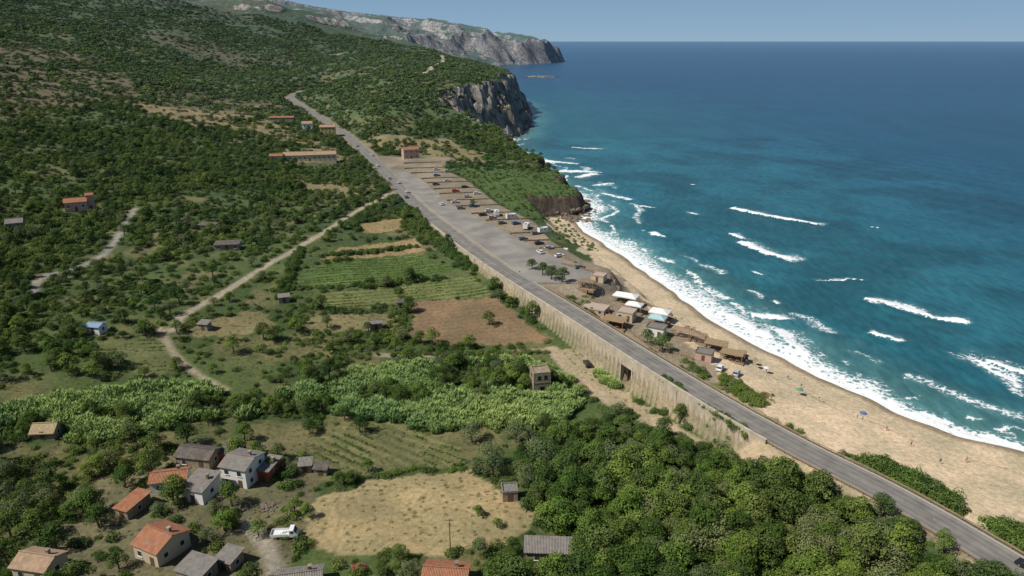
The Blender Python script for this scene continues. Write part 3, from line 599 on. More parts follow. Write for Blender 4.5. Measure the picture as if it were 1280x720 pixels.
def run():
    S1=[];S1s=[];S2=[];S2s=[];T=[];Ts=[];Rr=[];Rs=[];FS=[];FSs=[]
    for (y0,y1,sp,band) in ((45,250,1.9,0),(250,620,2.6,1),(620,1350,4.4,2)):
        x,y=cand(-1150 if band==2 else (-.85*y1-60),150,y0,y1,sp)
        ok=clearmask(x,y,.9);x=x[ok];y=y[ok]
        s,zz,sl=sm(x,y);ok=(s>6)&(sl<.85);x=x[ok];y=y[ok];zz=zz[ok];s=s[ok];sl=sl[ok]
        rx=road_x(y);sea=(x>rx)&(y<470)
        nz=fbm(x/14,y/14,3,91);nb=fbm(x/50,y/50,3,92);nc=fbm(x/130,y/130,4,57);u=rng.random(len(x))
        big=inpoly(x,y,BIG);reedm=inpoly(x,y,REED);val=inpoly(x,y,VALLEY)&~big;vil=inpoly(x,y,VIL)
        p=np.clip(.62+2.2*(nz-.42)+1.4*(nb-.44),.22,1.0)
        p=p*(1-.5*sst(.5,.62,nc)*sst(380,560,y)*sst(-170,-260,x))
        p=np.where(val,np.clip((nz-.41)*4.0,0.10,.9),p);p=np.where(vil,np.clip((nz-.34)*3,.2,.85),p)
        p=np.where(big|reedm,1,p)
        p=np.where(sea&(y<330),np.where((s>30)&(nz>.58)&(y<240)&(x<rx+22),.6,.0),p)
        p=np.where(sea&(y>=330),.6,p)
        ok=u<p;x,y,zz,s,big,reedm,val,vil,sea,nz,nb=[a[ok] for a in (x,y,zz,s,big,reedm,val,vil,sea,nz,nb)];k=rng.random(len(x))
        P=np.stack([x,y,zz-.1],1)
        base={0:1.5,1:2.1,2:3.4}[band]
        r=base*rng.uniform(.45,1.4,len(x))*(.7+.6*nb)
        if band==2:
            FS.append(P);FSs.append(r);continue
        tm=(big&(k<.30)&~reedm)|(~big&~reedm&~sea&(k<np.where(vil|(x<-85)&(y<200),.16,.09)))
        rn=fbm(x/9,y/9,3,97)
        rm=reedm&(rn>.43)&(k<.86);tm|=reedm&(rn<=.43)&(k<.25);tm&=~rm
        bm_=~tm&~rm&((k>.72)|(sea&(k>.3))|(reedm&(k>.5)))
        sm_=~tm&~rm&~bm_
        T.append(P[tm]);Ts.append(np.where(big[tm],2.9,2.2)*rng.uniform(.62,1.35,tm.sum()))
        Rr.append(P[rm]);Rs.append(rng.uniform(1.3,2.4,rm.sum()))
        r=np.where(sea&(y>=330),r*.55,r);r=np.where(big,r*1.35,r)
        S1.append(P[sm_]);S1s.append(r[sm_]);S2.append(P[bm_]);S2s.append(r[bm_]*.9)
    C=np.concatenate
    scatter("maquis_shrubs",shr,C(S1),C(S1s),flat=1.15);scatter("green_shrubs",shb,C(S2),C(S2s),flat=1.1)
    scatter("woodland_trees",trs,C(T),C(Ts));scatter("reed_bed",rds,C(Rr),C(Rs),flat=1.3);scatter("hillside_scrub",shl,C(FS),C(FSs),flat=.8)
    x,y=cand(-140,60,85,330,1.5);m=np.zeros(len(x),bool)
    for i in (6,7,8,9,10,15): m|=inpoly(x,y,Z[i][0])
    m|=inpoly(x,y,VIL)|inpoly(x,y,VALLEY);td,_=trackd(x,y);d,_,_=polydist(x,y,ROAD[:,:2]);m&=(td>.4)&(d>6)&(rng.random(len(x))<.35)&~inpoly(x,y,Z[0][0])
    x=x[m];y=y[m];scatter("dry_grass",dry,np.stack([x,y,H(x,y)-.05],1),rng.uniform(.25,.7,len(x)))
    CR=[]
    for k,ang,per in ((1,.3,2.6),(2,.35,2.4),(5,.3,2.4),(8,-.6,2.6),(10,.4,2.6)):
        P=np.array(Z[k][0]);c=P.mean(0);t=np.arange(-45,45,.9);r=np.arange(-45,45,per);a,b=np.meshgrid(t,r);a=a.ravel()+rng.uniform(-.2,.2,a.size);b=b.ravel()
        x=c[0]+a*math.cos(ang)-b*math.sin(ang);y=c[1]+a*math.sin(ang)+b*math.cos(ang);m=inpoly(x,y,P)&(fbm(x/6,y/6,2,95)>(.36 if k==2 else .5));CR.append(np.stack([x[m],y[m]],1))
    CR=np.vstack(CR);scatter("crop_rows",crp,np.column_stack([CR,H(CR[:,0],CR[:,1])-.05]),rng.uniform(.35,.7,len(CR)))
    t=rng.uniform(0,1,560);q=np.interp(t,[0,.5,1],[392,460,900]);idx=np.interp(q,COAST[5:24,1],COAST[5:24,0]);x=idx+rng.normal(1,5,len(q));y=q
    scatter("coastal_boulders",rks,np.stack([x,y,np.clip(H(x,y),-.4,3)],1),rng.uniform(.5,2.6,len(x)))
run()
tl=[(-8,221,2.6,1),(15,250,3,0),(19,247,3,1),(12,255,2.6,2),(8,262,2.4,0),(47.9,200.7,3.2,3),(44,206,2.8,1),(-38.9,154.3,2.4,0),(-60,182.9,2.8,3),(-26,205.6,3,4),(-33.2,135.8,1.8,3),(-21,363,2.2,1),(-5,139,3.4,5),(6,142,3.6,5),(-10,150,3,5),(-36,131,1.6,1),(-22,180,3,2),(-42,118,1.7,3),(-7,118,1.4,3),(-3,114,1.2,4),(-55,140,2.2,0),(-50,112,2,4),(1,150,3.2,5),(-30,206,2.2,1),(-48,213,2,0),(-62,214,2.2,2),(-44,160,2,2),(-86,118,3,3),(-92,110,3.2,0),(-98,124,3,1)]
for x_,y_,r_,k in tl:
    obj("tree",trs[k].data,(x_,y_,h1(x_,y_)-.1),rng.uniform(0,6),scale=(r_,r_,r_))
fl=shrub("bougainvillea",420,.085,FM5,7);obj("bougainvillea",fl.data,(-27.8,102,h1(-27.8,102)),0,scale=(2.0,1.7,1.5))
def thicket(name,cx,cy,a,b,rot,n,sc,pr):
    q=np.sqrt(rng.random(n));t=rng.uniform(0,6.28,n);u=q*np.cos(t)*a;v_=q*np.sin(t)*b;x=cx+u*math.cos(rot)-v_*math.sin(rot);y=cy+u*math.sin(rot)+v_*math.cos(rot)
    scatter(name,pr,np.stack([x,y,H(x,y)-.1],1),sc*rng.uniform(.7,1.3,n),flat=1.3)
thicket("dune_thicket",88,131,11,5.6,R(122),260,2.4,shb+shr);thicket("dune_thicket",103,106,11,5.2,R(118),240,2.3,shb+shr)
thicket("dune_thicket",65,176,9,3.5,R(110),90,1.3,shb);thicket("dune_thicket",70,172,6,3,R(40),40,1.1,dry+shb)
thicket("verge_thicket",29,164,5,2.6,R(-20),50,1.4,shb);thicket("verge_thicket",40,150,5,2.2,R(-30),44,1.3,shb)
thicket("verge_thicket",52,149,8,1.4,R(120),40,1.2,shr+shb);thicket("verge_thicket",28,184,5,1.5,R(120),30,1.3,rds)
thicket("verge_thicket",-27,290,26,2.6,R(118),130,1.8,shb+shr);thicket("verge_thicket",-50,345,22,3,R(112),80,1.9,shr);thicket("verge_thicket",43,167,5,1.2,R(120),26,1.1,shb)
thicket("hedgerow",-60,250,34,1.2,R(15),90,1.2,shr+shb);thicket("hedgerow",-40,224,3,16,R(0),60,1.3,shr+shb);thicket("hedgerow",-15,199.5,28,1.3,R(4),90,1.2,shr+shb);thicket("hedgerow",-88,262,2.4,30,R(8),110,1.7,shr);thicket("hedgerow",-60,290,22,1.8,R(25),80,1.6,shr+shb)
# ------------------------------------------------------------------ buildings
def tile_mat(name,c):
    m=mat(name,c,.85,var=.3,scale=1.2);nt=m.node_tree;b=nt.nodes["Principled BSDF"];tc=N(nt,"ShaderNodeTexCoord")
    wv=N(nt,"ShaderNodeTexWave");wv.inputs["Scale"].default_value=1.1;wv.inputs["Distortion"].default_value=.4;nt.links.new(tc.outputs["Object"],wv.inputs[0])
    src=b.inputs["Base Color"].links[0].from_socket;nz=noise(nt,tc.outputs["Object"],.5,5,.7)
    c2=mixc(nt,mrange(nt,wv.outputs[1],.2,.5,.35,0),src,(.08,.05,.035));c2=mixc(nt,mrange(nt,nz,.45,.7,0,.55),c2,(.28,.22,.15));nt.links.new(c2,b.inputs["Base Color"])
    bp=N(nt,"ShaderNodeBump");bp.inputs["Distance"].default_value=.08;nt.links.new(wv.outputs[1],bp.inputs["Height"]);nt.links.new(bp.outputs[0],b.inputs["Normal"]);return m
TER=tile_mat("terracotta_tiles",(.40,.16,.08));TER2=tile_mat("pale_tiles",(.46,.31,.20));GRY=tile_mat("fibre_cement",(.24,.225,.205));DGR=tile_mat("dark_sheet",(.12,.11,.10))
WH=mat("white_render",(.72,.70,.66),.85,var=.08);CRM=mat("cream_render",(.52,.43,.30),.85);PNK=mat("pink_render",(.50,.33,.26),.85);YEL=mat("yellow_render",(.55,.42,.14),.85);BRK=mat("old_masonry",(.27,.22,.16),.95,var=.4,scale=1.5,bump=.08)
GLS=mat("window_glass",(.03,.04,.05),.1,spec=.6);FRM=mat("window_frame",(.6,.58,.54));DOOR=mat("door_wood",(.12,.07,.04));RED=mat("red_render",(.35,.07,.05),.85);BLU=mat("blue_sheet",(.20,.28,.38))
THA=mat("straw_roof",(.34,.26,.15),.95,var=.4,scale=3)
def house(name,x,y,w,d,h,rot,wm,rm,kind='gable',rise=1.4,storeys=1,chim=True,z=None):
    if x<10 and y<150: w*=.84;d*=.84;h*=.86;rise*=.84
    c,s_=math.cos(rot),math.sin(rot);cx=np.array([x+a*w/2*c-b*d/2*s_ for a in(-1,1) for b in(-1,1)]+[x]);cy=np.array([y+a*w/2*s_+b*d/2*c for a in(-1,1) for b in(-1,1)]+[y])
    zz=H(cx,cy);z0=float(zz.mean()) if z is None else z;base=float(zz.min())-z0-.6
    e=empty(name,(x,y,z0),rot);b=B()
    if kind=='gable':
        b.prism([(-d/2,base),(d/2,base),(d/2,h),(0,h+rise),(-d/2,h)],-w/2,w/2);V=[(p[1],p[0],p[2]) for p in b.v];b.v=V;b.f=[f[::-1] for f in b.f]
    elif kind=='mono':
        b.prism([(-d/2,base),(d/2,base),(d/2,h+rise),(-d/2,h)],-w/2,w/2);b.v=[(p[1],p[0],p[2]) for p in b.v];b.f=[f[::-1] for f in b.f]
    else:
        b.box((0,0,(h+base)/2),(w,d,h-base))
    obj("walls",b.mesh("walls",[wm]),parent=e)
    r=B();o=.35;t=.16
    if kind=='gable':
        for sg in (-1,1):
            sl=rise/(d/2);yo=d/2+o
            r.prism([(0,h+rise+.03),(sg*yo,h-o*sl+.03),(sg*yo,h-o*sl+.03+t),(0,h+rise+.03+t)][::sg],-w/2-o,w/2+o)
        r.v=[(p[1],p[0],p[2]) for p in r.v];r.box((0,0,h+rise+.24),(w+2*o,.3,.14))
    elif kind=='mono':
        sl=rise/d;r.prism([(-d/2-o,h-o*sl+.03),(d/2+o,h+rise+o*sl+.03),(d/2+o,h+rise+o*sl+.03+t),(-d/2-o,h-o*sl+.03+t)],-w/2-o,w/2+o);r.v=[(p[1],p[0],p[2]) for p in r.v]
    else:
        r.box((0,0,h+.06),(w+.3,d+.3,.12));
        for a in (-1,1): r.box((a*(w/2+.05),0,h+.27),(.2,d+.3,.3));r.box((0,a*(d/2+.05),h+.27),(w-.1,.2,.3))
    obj("roof",r.mesh("roof",[rm]),parent=e)
    wn=B();nst=storeys;hs=h/nst
    for st in range(nst):
        zc=st*hs+hs*.55
        for sg in (-1,1):
            nw=max(1,int(w/3));
            for k in range(nw):
                px=-w/2+(k+.5)*w/nw
                if st==0 and k==nw//2 and sg<0: 
                    wn.box((px,sg*(d/2+.02),1.05),(1.0,.1,2.1),2);continue
                wn.box((px,sg*(d/2+.015),zc),(1.15,.07,1.25),1);wn.box((px,sg*(d/2+.03),zc),(.95,.09,1.05),0);wn.box((px,sg*(d/2+.08),zc-.68),(1.3,.2,.08),1)
            nd=max(1,int(d/3.5))
            for k in range(nd):
                py=-d/2+(k+.5)*d/nd;wn.box((sg*(w/2+.015),py,zc),(.07,1.05,1.15),1);wn.box((sg*(w/2+.03),py,zc),(.09,.85,.95),0)
    obj("windows",wn.mesh("windows",[GLS,FRM,DOOR]),parent=e)
    if chim:
        k=B();k.box((w*.25,d*.12,h+rise*.6+.5),(.55,.55,1.5));k.box((w*.25,d*.12,h+rise*.6+1.3),(.75,.75,.12));obj("chimney",k.mesh("chimney",[BRK]),parent=e)
    return e
house("farmhouse",-135,465,34,9,4.2,R(12),CRM,TER2,rise=1.6)
house("farm_annex",-154,455,8,6,3,R(12),CRM,TER,rise=1)
house("seaside_villa",-73,500,11,8,6.5,R(20),PNK,TER,rise=1.3,storeys=2)
house("yellow_house",-152,582,12,8,5.5,R(10),YEL,TER2,rise=1.4,storeys=2)
house("white_cottage",-168,580,8,7,4.5,R(10),WH,TER2)
house("long_shed",-197,608,20,6,2.6,R(5),BRK,TER,rise=1)
house("hillside_house",-205,320,9,6.5,4.2,R(25),PNK,TER);house("house_tower",-200,323,3,3,7,R(25),PNK,TER,rise=.8,chim=False)
house("hillside_house",-214,290,6,5,3,R(25),BRK,GRY)
house("white_house",-59.8,131.5,7.5,8.5,5.6,R(-15),WH,GRY,'gable',1.2,2)
house("red_annex",-54.6,133,3.4,6,3.4,R(-15),RED,GRY,'mono',.6)
house("white_cottage",-74.1,127.5,8.5,5.5,3.6,R(12),WH,TER,'gable',1.1)
house("grey_cottage",-66.2,124.6,6,7,3.8,R(-15),WH,GRY,'mono',1.0)
house("terracotta_house",-65.9,106.5,7.5,8.5,4,R(-25),CRM,TER,'gable',1.7)
house("terracotta_shed",-78.1,119.3,3.8,7,2.6,R(-20),BRK,TER,'mono',.6,chim=False)
house("stone_barn",-72.4,137.5,10,6,3.2,R(-10),BRK,DGR,'gable',1.2,chim=False);house("stone_barn",-65.5,139.8,5.5,5,2.8,R(-10),RED,DGR,'mono',.8,chim=False)
house("corrugated_shed",-56.5,99.8,6.5,5,2.8,R(-20),BRK,GRY,'mono',.5,chim=False);house("corrugated_shed",-52,103.2,4,4,2.5,R(-20),BRK,GRY,'mono',.5,chim=False)
house("terracotta_house",-11.6,97.5,9,7,3.4,R(-5),CRM,TER,'gable',1.4)
house("low_grey_shed",6.8,105.5,10,4.5,2.8,R(-3),BRK,GRY,'mono',.3,chim=False)
house("grey_house",-37.3,97,9,6,3,R(10),CRM,GRY,'gable',1.2)
house("garden_hut",-47.5,136.2,3,3,2.3,R(10),BRK,GRY,'mono',.4,chim=False);house("garden_hut",-43.5,135,3.4,2.5,2.1,R(-5),BRK,DGR,'mono',.4,chim=False)
house("metal_shack",-129.4,198.8,4.5,3.6,2.4,R(-10),WH,BLU,'gable',.6,chim=False)
house("rural_house",-84.5,100,8,6,3.4,R(-10),CRM,TER2,'gable',1.3)
house("ruined_farm",-122,286,10,5,2.4,R(10),BRK,DGR,'mono',.4,chim=False)
house("field_shed",-.5,124.9,3.8,3.6,2.9,R(5),BRK,GRY,'flat',0,chim=False)
house("ruined_farm",-140,310,8,4.5,2.2,R(-10),BRK,DGR,'mono',.4,chim=False)
house("garden_hut",-82,233,3.6,2.6,2.1,R(20),BRK,GRY,'mono',.4,chim=False);house("garden_hut",-40,233,2.8,2.4,2,R(10),BRK,DGR,'mono',.3,chim=False);house("garden_hut",-46,216,4,2.6,2.2,R(15),BRK,GRY,'gable',.6,chim=False)
house("thatched_hut",-111,144,6,5,2.0,R(5),BRK,THA,'gable',1.6,chim=False);house("garden_hut",-100,208,3.2,2.6,2.1,R(-10),BRK,GRY,'mono',.4,chim=False)
e=empty("stone_tower",(8.1,178.6,h1(8.1,178.6)),R(12));b=B()
hw=2.3;hh=6.6
for a,bb_,w_,d_ in ((0,-hw,2*hw+.4,.4),(0,hw,2*hw+.4,.4),(-hw,0,.4,2*hw-.4),(hw,0,.4,2*hw-.4)): b.box((a,bb_,hh/2-.4),(w_,d_,hh+.8))
b.box((0,0,hh-.5),(2*hw-.4,2*hw-.4,.2));b.box((0,0,hh*.52),(2*hw+.55,2*hw+.55,.22))
obj("walls",b.mesh("walls",[BRK]),parent=e);b=B()
for sx_,sy_,dx,dy in ((-.9,-hw-.21,.9,.06),(1,-hw-.21,.9,.06),(-hw-.21,0,.06,.9),(hw+.21,0,.06,.9)):
    b.box((sx_,sy_,4.9),(dx,dy,1.2))
b.box((0,-hw-.21,1.1),(1.2,.06,2.2));b.box((hw+.21,0,1.7),(.06,1,1.2));obj("openings",b.mesh("openings",[mat("opening_shade",(.02,.018,.015))]),parent=e)  # solid panels, near-black colour painted for the shade inside the tower
x,y=rng.normal(-51.5,2,60),rng.normal(121.5,1.6,60)
scatter("rubble_pile",rks,np.stack([x,y,H(x,y)+.1],1),rng.uniform(.2,.5,60))
# ---------------------------------------------------- beach bar complex
CANV=mat("white_canvas",(.70,.70,.67),.8,var=.05);TEAL=mat("teal_canvas",(.34,.50,.50),.8);STR=mat("straw_thatch",(.30,.21,.12),.95,var=.4,scale=4);DECK=mat("timber_deck",(.26,.18,.12),.85,var=.3,scale=3);PINK=mat("pink_paving",(.42,.33,.27),.9)
def canopy(name,x,y,w,d,h,rot,m,kind='hip'):
    z=h1(x,y);e=empty(name,(x,y,z),rot);b=B()
    for a in (-1,1):
        for c in (-1,0,1): b.box((a*(w/2-.2),c*(d/2-.2),h/2-.4),(.14,.14,h+.8),0)
    obj("posts",b.mesh("posts",[WOOD]),parent=e);b=B()
    if kind=='hip':
        r=1.0;pts=[(-w/2,-d/2,h),(w/2,-d/2,h),(w/2,d/2,h),(-w/2,d/2,h)];k=max(w/2-d/2,.01) if w>d else .01;R1=(-k,0,h+r);R2=(k,0,h+r)
        b.poly([pts[0],pts[1],R2,R1]);b.poly([pts[2],pts[3],R1,R2]);b.poly([pts[1],pts[2],R2]);b.poly([pts[3],pts[0],R1]);
        for p,q in zip(pts,pts[1:]+pts[:1]): b.poly([p,(p[0],p[1],h-.35),(q[0],q[1],h-.35),q])
    else:
        n_=int(w/.5)
        for k in range(n_): b.box((-w/2+(k+.5)*w/n_,0,h+.08),(.34 if kind=='pergola' else w/n_-.02,d,.1))
        for a in (-1,1): b.box((0,a*(d/2-.2),h-.05),(w,.14,.14))
    obj("roof",b.mesh("roof",[m]),parent=e)
    b=B();b.box((0,0,-.3),(w+1,d+1,.9));obj("deck",b.mesh("deck",[DECK]),parent=e)
    b=B()
    for i in range(int(w/2.2)):
        for j in range(int(d/2.2)):
            px=-w/2+1.1+i*2.2;py=-d/2+1.1+j*2.2;b.tube((px,py,.15),(px,py,.85),.05,.05,5);b.box((px,py,.88),(.8,.8,.05))
            for sg in (-1,1): b.box((px+sg*.6,py,.5),(.4,.4,.05));b.box((px+sg*.8,py,.75),(.04,.4,.5));b.box((px+sg*.6,py,.32),(.3,.3,.34))
    if b.v: obj("tables",b.mesh("tables",[WOOD]),parent=e)
RT=R(-28)
canopy("white_canopy",42,239,9,5,3,RT,CANV);canopy("white_canopy",44,232,6,4,3,RT,CANV)
canopy("teal_canopy",52.5,228,7,5.5,3.2,RT,CANV);canopy("teal_canopy",50.5,222.5,6,4,2.8,RT,TEAL)
canopy("bar_pavilion",35,219,8,5.5,2.8,RT,STR,'solid');canopy("beach_pergola",66.5,206,7,5,2.8,RT,STR,'solid');canopy("beach_pergola",69.5,198.5,7,4.5,2.6,RT,STR,'solid');canopy("beach_pergola",62,211,5,4,2.6,RT,WOOD,'pergola');canopy("beach_pergola",57,214,6,4,2.6,RT,WOOD,'pergola')
canopy("beach_pergola",74,203,3,3,2.4,RT,STR,'solid');canopy("bar_pavilion",28,243,6,4,2.7,RT,STR,'pergola')
house("bar_building",48.5,214,6,4.5,3,RT,WH,GRY,'flat',0,chim=False);house("bar_building",29.5,229.5,9,6,1.2,RT,PNK,PINK,'flat',0,chim=False);house("bar_building",40,225,6,5,3,RT,CRM,PINK,'flat',0,chim=False);house("kiosk",33,249,5,4,2.4,RT,CRM,PINK,'flat',0,chim=False);house("kiosk",60,196,5,4,2.6,RT,PNK,GRY,'flat',0,chim=False)
b=B()
for (a,c) in (((25,246),(36,222)),((36,222),(44,206)),((44,206),(56,194)),((60,222),(72,210)),((47,244),(58,232)),((32,258),(44,244)),((20,268),(32,258)),((13,290),(26,270))):
    n_=8
    for k in range(n_):
        p=np.array(a)+(np.array(c)-a)*(k+.5)/n_;L_=math.dist(a,c)/n_;zz_=h1(*p);b.box((p[0],p[1],zz_+.2),(L_+.05,.35,1.5),0,math.atan2(c[1]-a[1],c[0]-a[0]))
obj("terrace_wall",b.mesh("terrace_wall",[STONE]))
def parasol(x,y,m):
    z=h1(x,y);b=B();b.tube((0,0,-.2),(0,0,2.2),.03,.03,6,1);n_=10;q=.95
    for k in range(n_):
        a0=2*math.pi*k/n_;a1=2*math.pi*(k+1)/n_;b.poly([(0,0,2.35),(q*math.cos(a0),q*math.sin(a0),1.95),(q*math.cos(a1),q*math.sin(a1),1.95)],0);b.poly([(q*math.cos(a0),q*math.sin(a0),1.95),(q*math.cos(a0),q*math.sin(a0),1.8),(q*math.cos(a1),q*math.sin(a1),1.8),(q*math.cos(a1),q*math.sin(a1),1.95)],0)
    obj("beach_umbrella",b.mesh("beach_umbrella",[m,METAL]),(x,y,z))
UM=[mat("umbrella_%s"%k,c) for k,c in (("blue",(.08,.14,.30)),("green",(.07,.28,.18)),("red",(.35,.08,.06)),("straw",(.35,.27,.16)),("white",(.65,.65,.62)))]
for x_,y_,k in ((83,178,1),(94.7,164.2,0),(76,197.8,3),(79.5,195,4),(73,208,3),(76,204,3),(70,214,3),(67,219,3),(64,226,3),(61,232,3),(78,201,3),(58,240,3)): parasol(x_,y_,UM[k])
# ------------------------------------------------------------------ vehicles
TYRE=mat("tyre_rubber",(.02,.02,.02),.8);
def paint(n_,c): return mat(n_,c,.25,var=.02,spec=.5)
PT={k:paint("paint_"+k,c) for k,c in dict(white=(.72,.72,.71),silver=(.42,.43,.44),black=(.02,.02,.022),red=(.4,.03,.02),blue=(.04,.10,.3),grey=(.16,.17,.18)).items()}
def wheels(b,L,w,mi,xs_):
    for xq in xs_:
        for sg in (-1,1): b.tube((xq,sg*(w/2-.2),.32),(xq,sg*(w/2+.01),.32),.32,.32,12,mi);b.tube((xq,sg*(w/2+.01),.32),(xq,sg*(w/2+.02),.32),.18,.18,8,2)
def car(x,y,rot,c,z=None):
    z=h1(x,y)+.15 if z is None else z;b=B();w=1.75
    b.prism([(-2.1,.35),(2.1,.35),(2.15,.6),(2.05,.82),(1.0,.95),(-1.95,1.0),(-2.12,.8)],-w/2,w/2,0)
    i=len(b.v);ww=w/2-.06;wt=w/2-.22
    P=[(1.0,-ww,.94),(1.0,ww,.94),(-1.95,ww,.99),(-1.95,-ww,.99),(.25,-wt,1.42),(.25,wt,1.42),(-1.5,wt,1.44),(-1.5,-wt,1.44)];b.v+=P
    for f,mi in (((0,1,5,4),3),((1,2,6,5),3),((2,3,7,6),3),((3,0,4,7),3),((4,5,6,7),0)): b.f.append([i+k for k in f]);b.m.append(mi)
    for sg in (-1,1):
        for xa,xb in ((.95,.28),(-.45,-.45),(-1.9,-1.47)): b.tube((xa,sg*ww,.96),(xb,sg*wt,1.43),.045,.04,4,0)
        b.box((2.08,sg*.62,.68),(.12,.34,.14),2);b.box((-2.08,sg*.65,.78),(.1,.28,.16),4);b.box((.75,sg*(w/2+.08),1.0),(.14,.16,.12),0)
    wheels(b,4.2,w,1,(1.3,-1.3));me=b.mesh("parked_car",[PT[c],TYRE,METAL,GLS,PT['red']]);obj("parked_car",me,(x,y,z),rot)
def camper(x,y,rot,z=None):
    z=h1(x,y)+.15 if z is None else z;b=B();w=2.2
    b.prism([(-3.0,.45),(2.8,.45),(2.9,.7),(2.8,1.15),(2.1,1.3),(1.55,1.95),(1.9,2.1),(1.8,2.6),(-3.0,2.6)],-w/2,w/2,0)
    b.poly([(2.13,-.85,1.33),(2.13,.85,1.33),(1.60,.8,1.95),(1.60,-.8,1.95)],3)
    for sg in (-1,1):
        b.box((1.7,sg*(w/2+.01),1.55),(.6,.04,.5),3);b.box((-.2,sg*(w/2+.01),1.8),(.9,.04,.5),3);b.box((-2.0,sg*(w/2+.01),1.8),(.8,.04,.5),3);b.box((-.6,sg*(w/2+.012),1.1),(4.4,.03,.12),4)
    b.box((-1,0,2.65),(.7,.7,.12),2);b.box((-2.2,0,2.65),(1.2,.9,.08),3);wheels(b,6,w,1,(2.0,-1.7))
    obj("camper_van",b.mesh("camper_van",[PT['white'],TYRE,METAL,GLS,PT['grey']]),(x,y,z),rot)
def van(x,y,rot):
    z=h1(x,y)+.1;b=B();w=1.9
    b.prism([(.9,.45),(2.5,.45),(2.55,1.0),(2.2,1.25),(1.75,2.0),(.9,2.0)],-w/2,w/2,0);b.box((-.95,0,.75),(3.5,1.95,.15),0)
    for sg in (-1,1): b.box((-.95,sg*.96,1.05),(3.5,.05,.45),0);b.box((1.45,sg*(w/2+.01),1.6),(.6,.04,.5),3)
    b.box((-2.7,0,1.05),(.05,1.95,.45),0);b.poly([(2.22,-.8,1.27),(2.22,.8,1.27),(1.80,.75,1.95),(1.80,-.75,1.95)],3);wheels(b,5,w,1,(1.8,-1.7))
    obj("pickup_truck",b.mesh("pickup_truck",[PT['white'],TYRE,METAL,GLS]),(x,y,z),rot)
ra=R(112)
def onroad(y,o):return float(road_x(y))+o
for y_,o,c in ((396,1.8,'white'),(383,-1.8,'grey'),(420,1.8,'white'),(470,-1.8,'white'),(432,-1.8,'silver'),(505,1.8,'white'),(540,-1.8,'silver'),(99.5,1.9,'black')): car(onroad(y_,o),y_,ra if y_>200 else R(120),c,float(road_z(y_)))
for x_,y_,r_,c in ((-38,367,112,'white'),(-33,398,20,'red'),(-36,449,20,'grey'),(-42,452,20,'silver'),(-21,363,15,'blue'),(-10,340,20,'silver'),(-12,353,20,'white'),(5,303,20,'grey'),(12,296,20,'black'),(16,289,20,'silver'),(-28,408,18,'black'),(-25,384,15,'silver'),(-20,392,15,'white'),(23.3,193.8,100,'black'),(62.8,188.5,60,'white'),(67,186,60,'silver'),(20,278,25,'white'),(-5,330,25,'grey'),(-48,440,20,'blue'),(-40,425,20,'white'),(2,329,25,'blue'),(11,312,20,'grey'),(-27,358,20,'grey'),(-31,372,20,'white'),(-46,415,20,'black'),(-50,458,20,'white'),(27,263,20,'grey'),(12,283,115,'white'),(-15,345,20,'black')):
    car(x_,y_,R(r_),c)
for x_,y_,r_ in ((0,339,20),(7,322,75),(15,315,30),(24,302,70),(-8,346,100)): camper(x_,y_,R(r_))
van(-44.4,111.5,R(5))
# ------------------------------------------------------------------ people
def person_mesh(name,pose,c1,c2):
    m=bpy.data.materials.new(name+"_skin_clothes");m.use_nodes=True;nt=m.node_tree;b=nt.nodes["Principled BSDF"];tc=N(nt,"ShaderNodeTexCoord");sp=N(nt,"ShaderNodeSeparateXYZ");nt.links.new(tc.outputs["Object"],sp.inputs[0])
    z=sp.outputs[2];sk=(.42,.25,.17)
    c=mixc(nt,math_(nt,'GREATER_THAN',z,.62),sk,c1);c=mixc(nt,math_(nt,'GREATER_THAN',z,1.0),c,c2);c=mixc(nt,math_(nt,'GREATER_THAN',z,1.43),c,sk);c=mixc(nt,math_(nt,'GREATER_THAN',z,1.66),c,(.05,.03,.02));nt.links.new(c,b.inputs["Base Color"]);b.inputs["Roughness"].default_value=.8
    st=.18 if pose=='walk' else .04
    V=[(0,0,.92,.15),(0,0,1.15,.14),(0,0,1.38,.15),(0,0,1.5,.06),(0,0,1.6,.09),(0,.01,1.7,.1),
       (-.1,0,.88,.1),(-.11,st,.48,.065),(-.12,st*1.2-.05,.08,.045),(-.12,st*1.2+.12,.04,.04),(.1,0,.88,.1),(.11,-st*.6,.48,.065),(.12,-st*1.6,.08,.045),(.12,-st*1.6+.15,.04,.04),
       (-.2,0,1.40,.06),(-.26,-.04,1.12,.045),(-.28,.05+st*.5,.88,.035),(-.28,.08+st*.5,.78,.03),(.2,0,1.40,.06),(.26,-.02,1.12,.045),(.28,.08,.88,.035),(.28,.11,.78,.03)]
    E=[(0,1),(1,2),(2,3),(3,4),(4,5),(0,6),(6,7),(7,8),(8,9),(0,10),(10,11),(11,12),(12,13),(2,14),(14,15),(15,16),(16,17),(2,18),(18,19),(19,20),(20,21)]
    me=bpy.data.meshes.new(name);me.from_pydata([v[:3] for v in V],E,[]);me.materials.append(m)
    return me,[v[3] for v in V]
PM=[person_mesh("person_%d"%i,p,a,b_) for i,(p,a,b_) in enumerate((('walk',(.03,.05,.2),(.6,.6,.58)),('stand',(.3,.03,.03),(.42,.25,.17)),('walk',(.02,.02,.02),(.05,.2,.35))))]
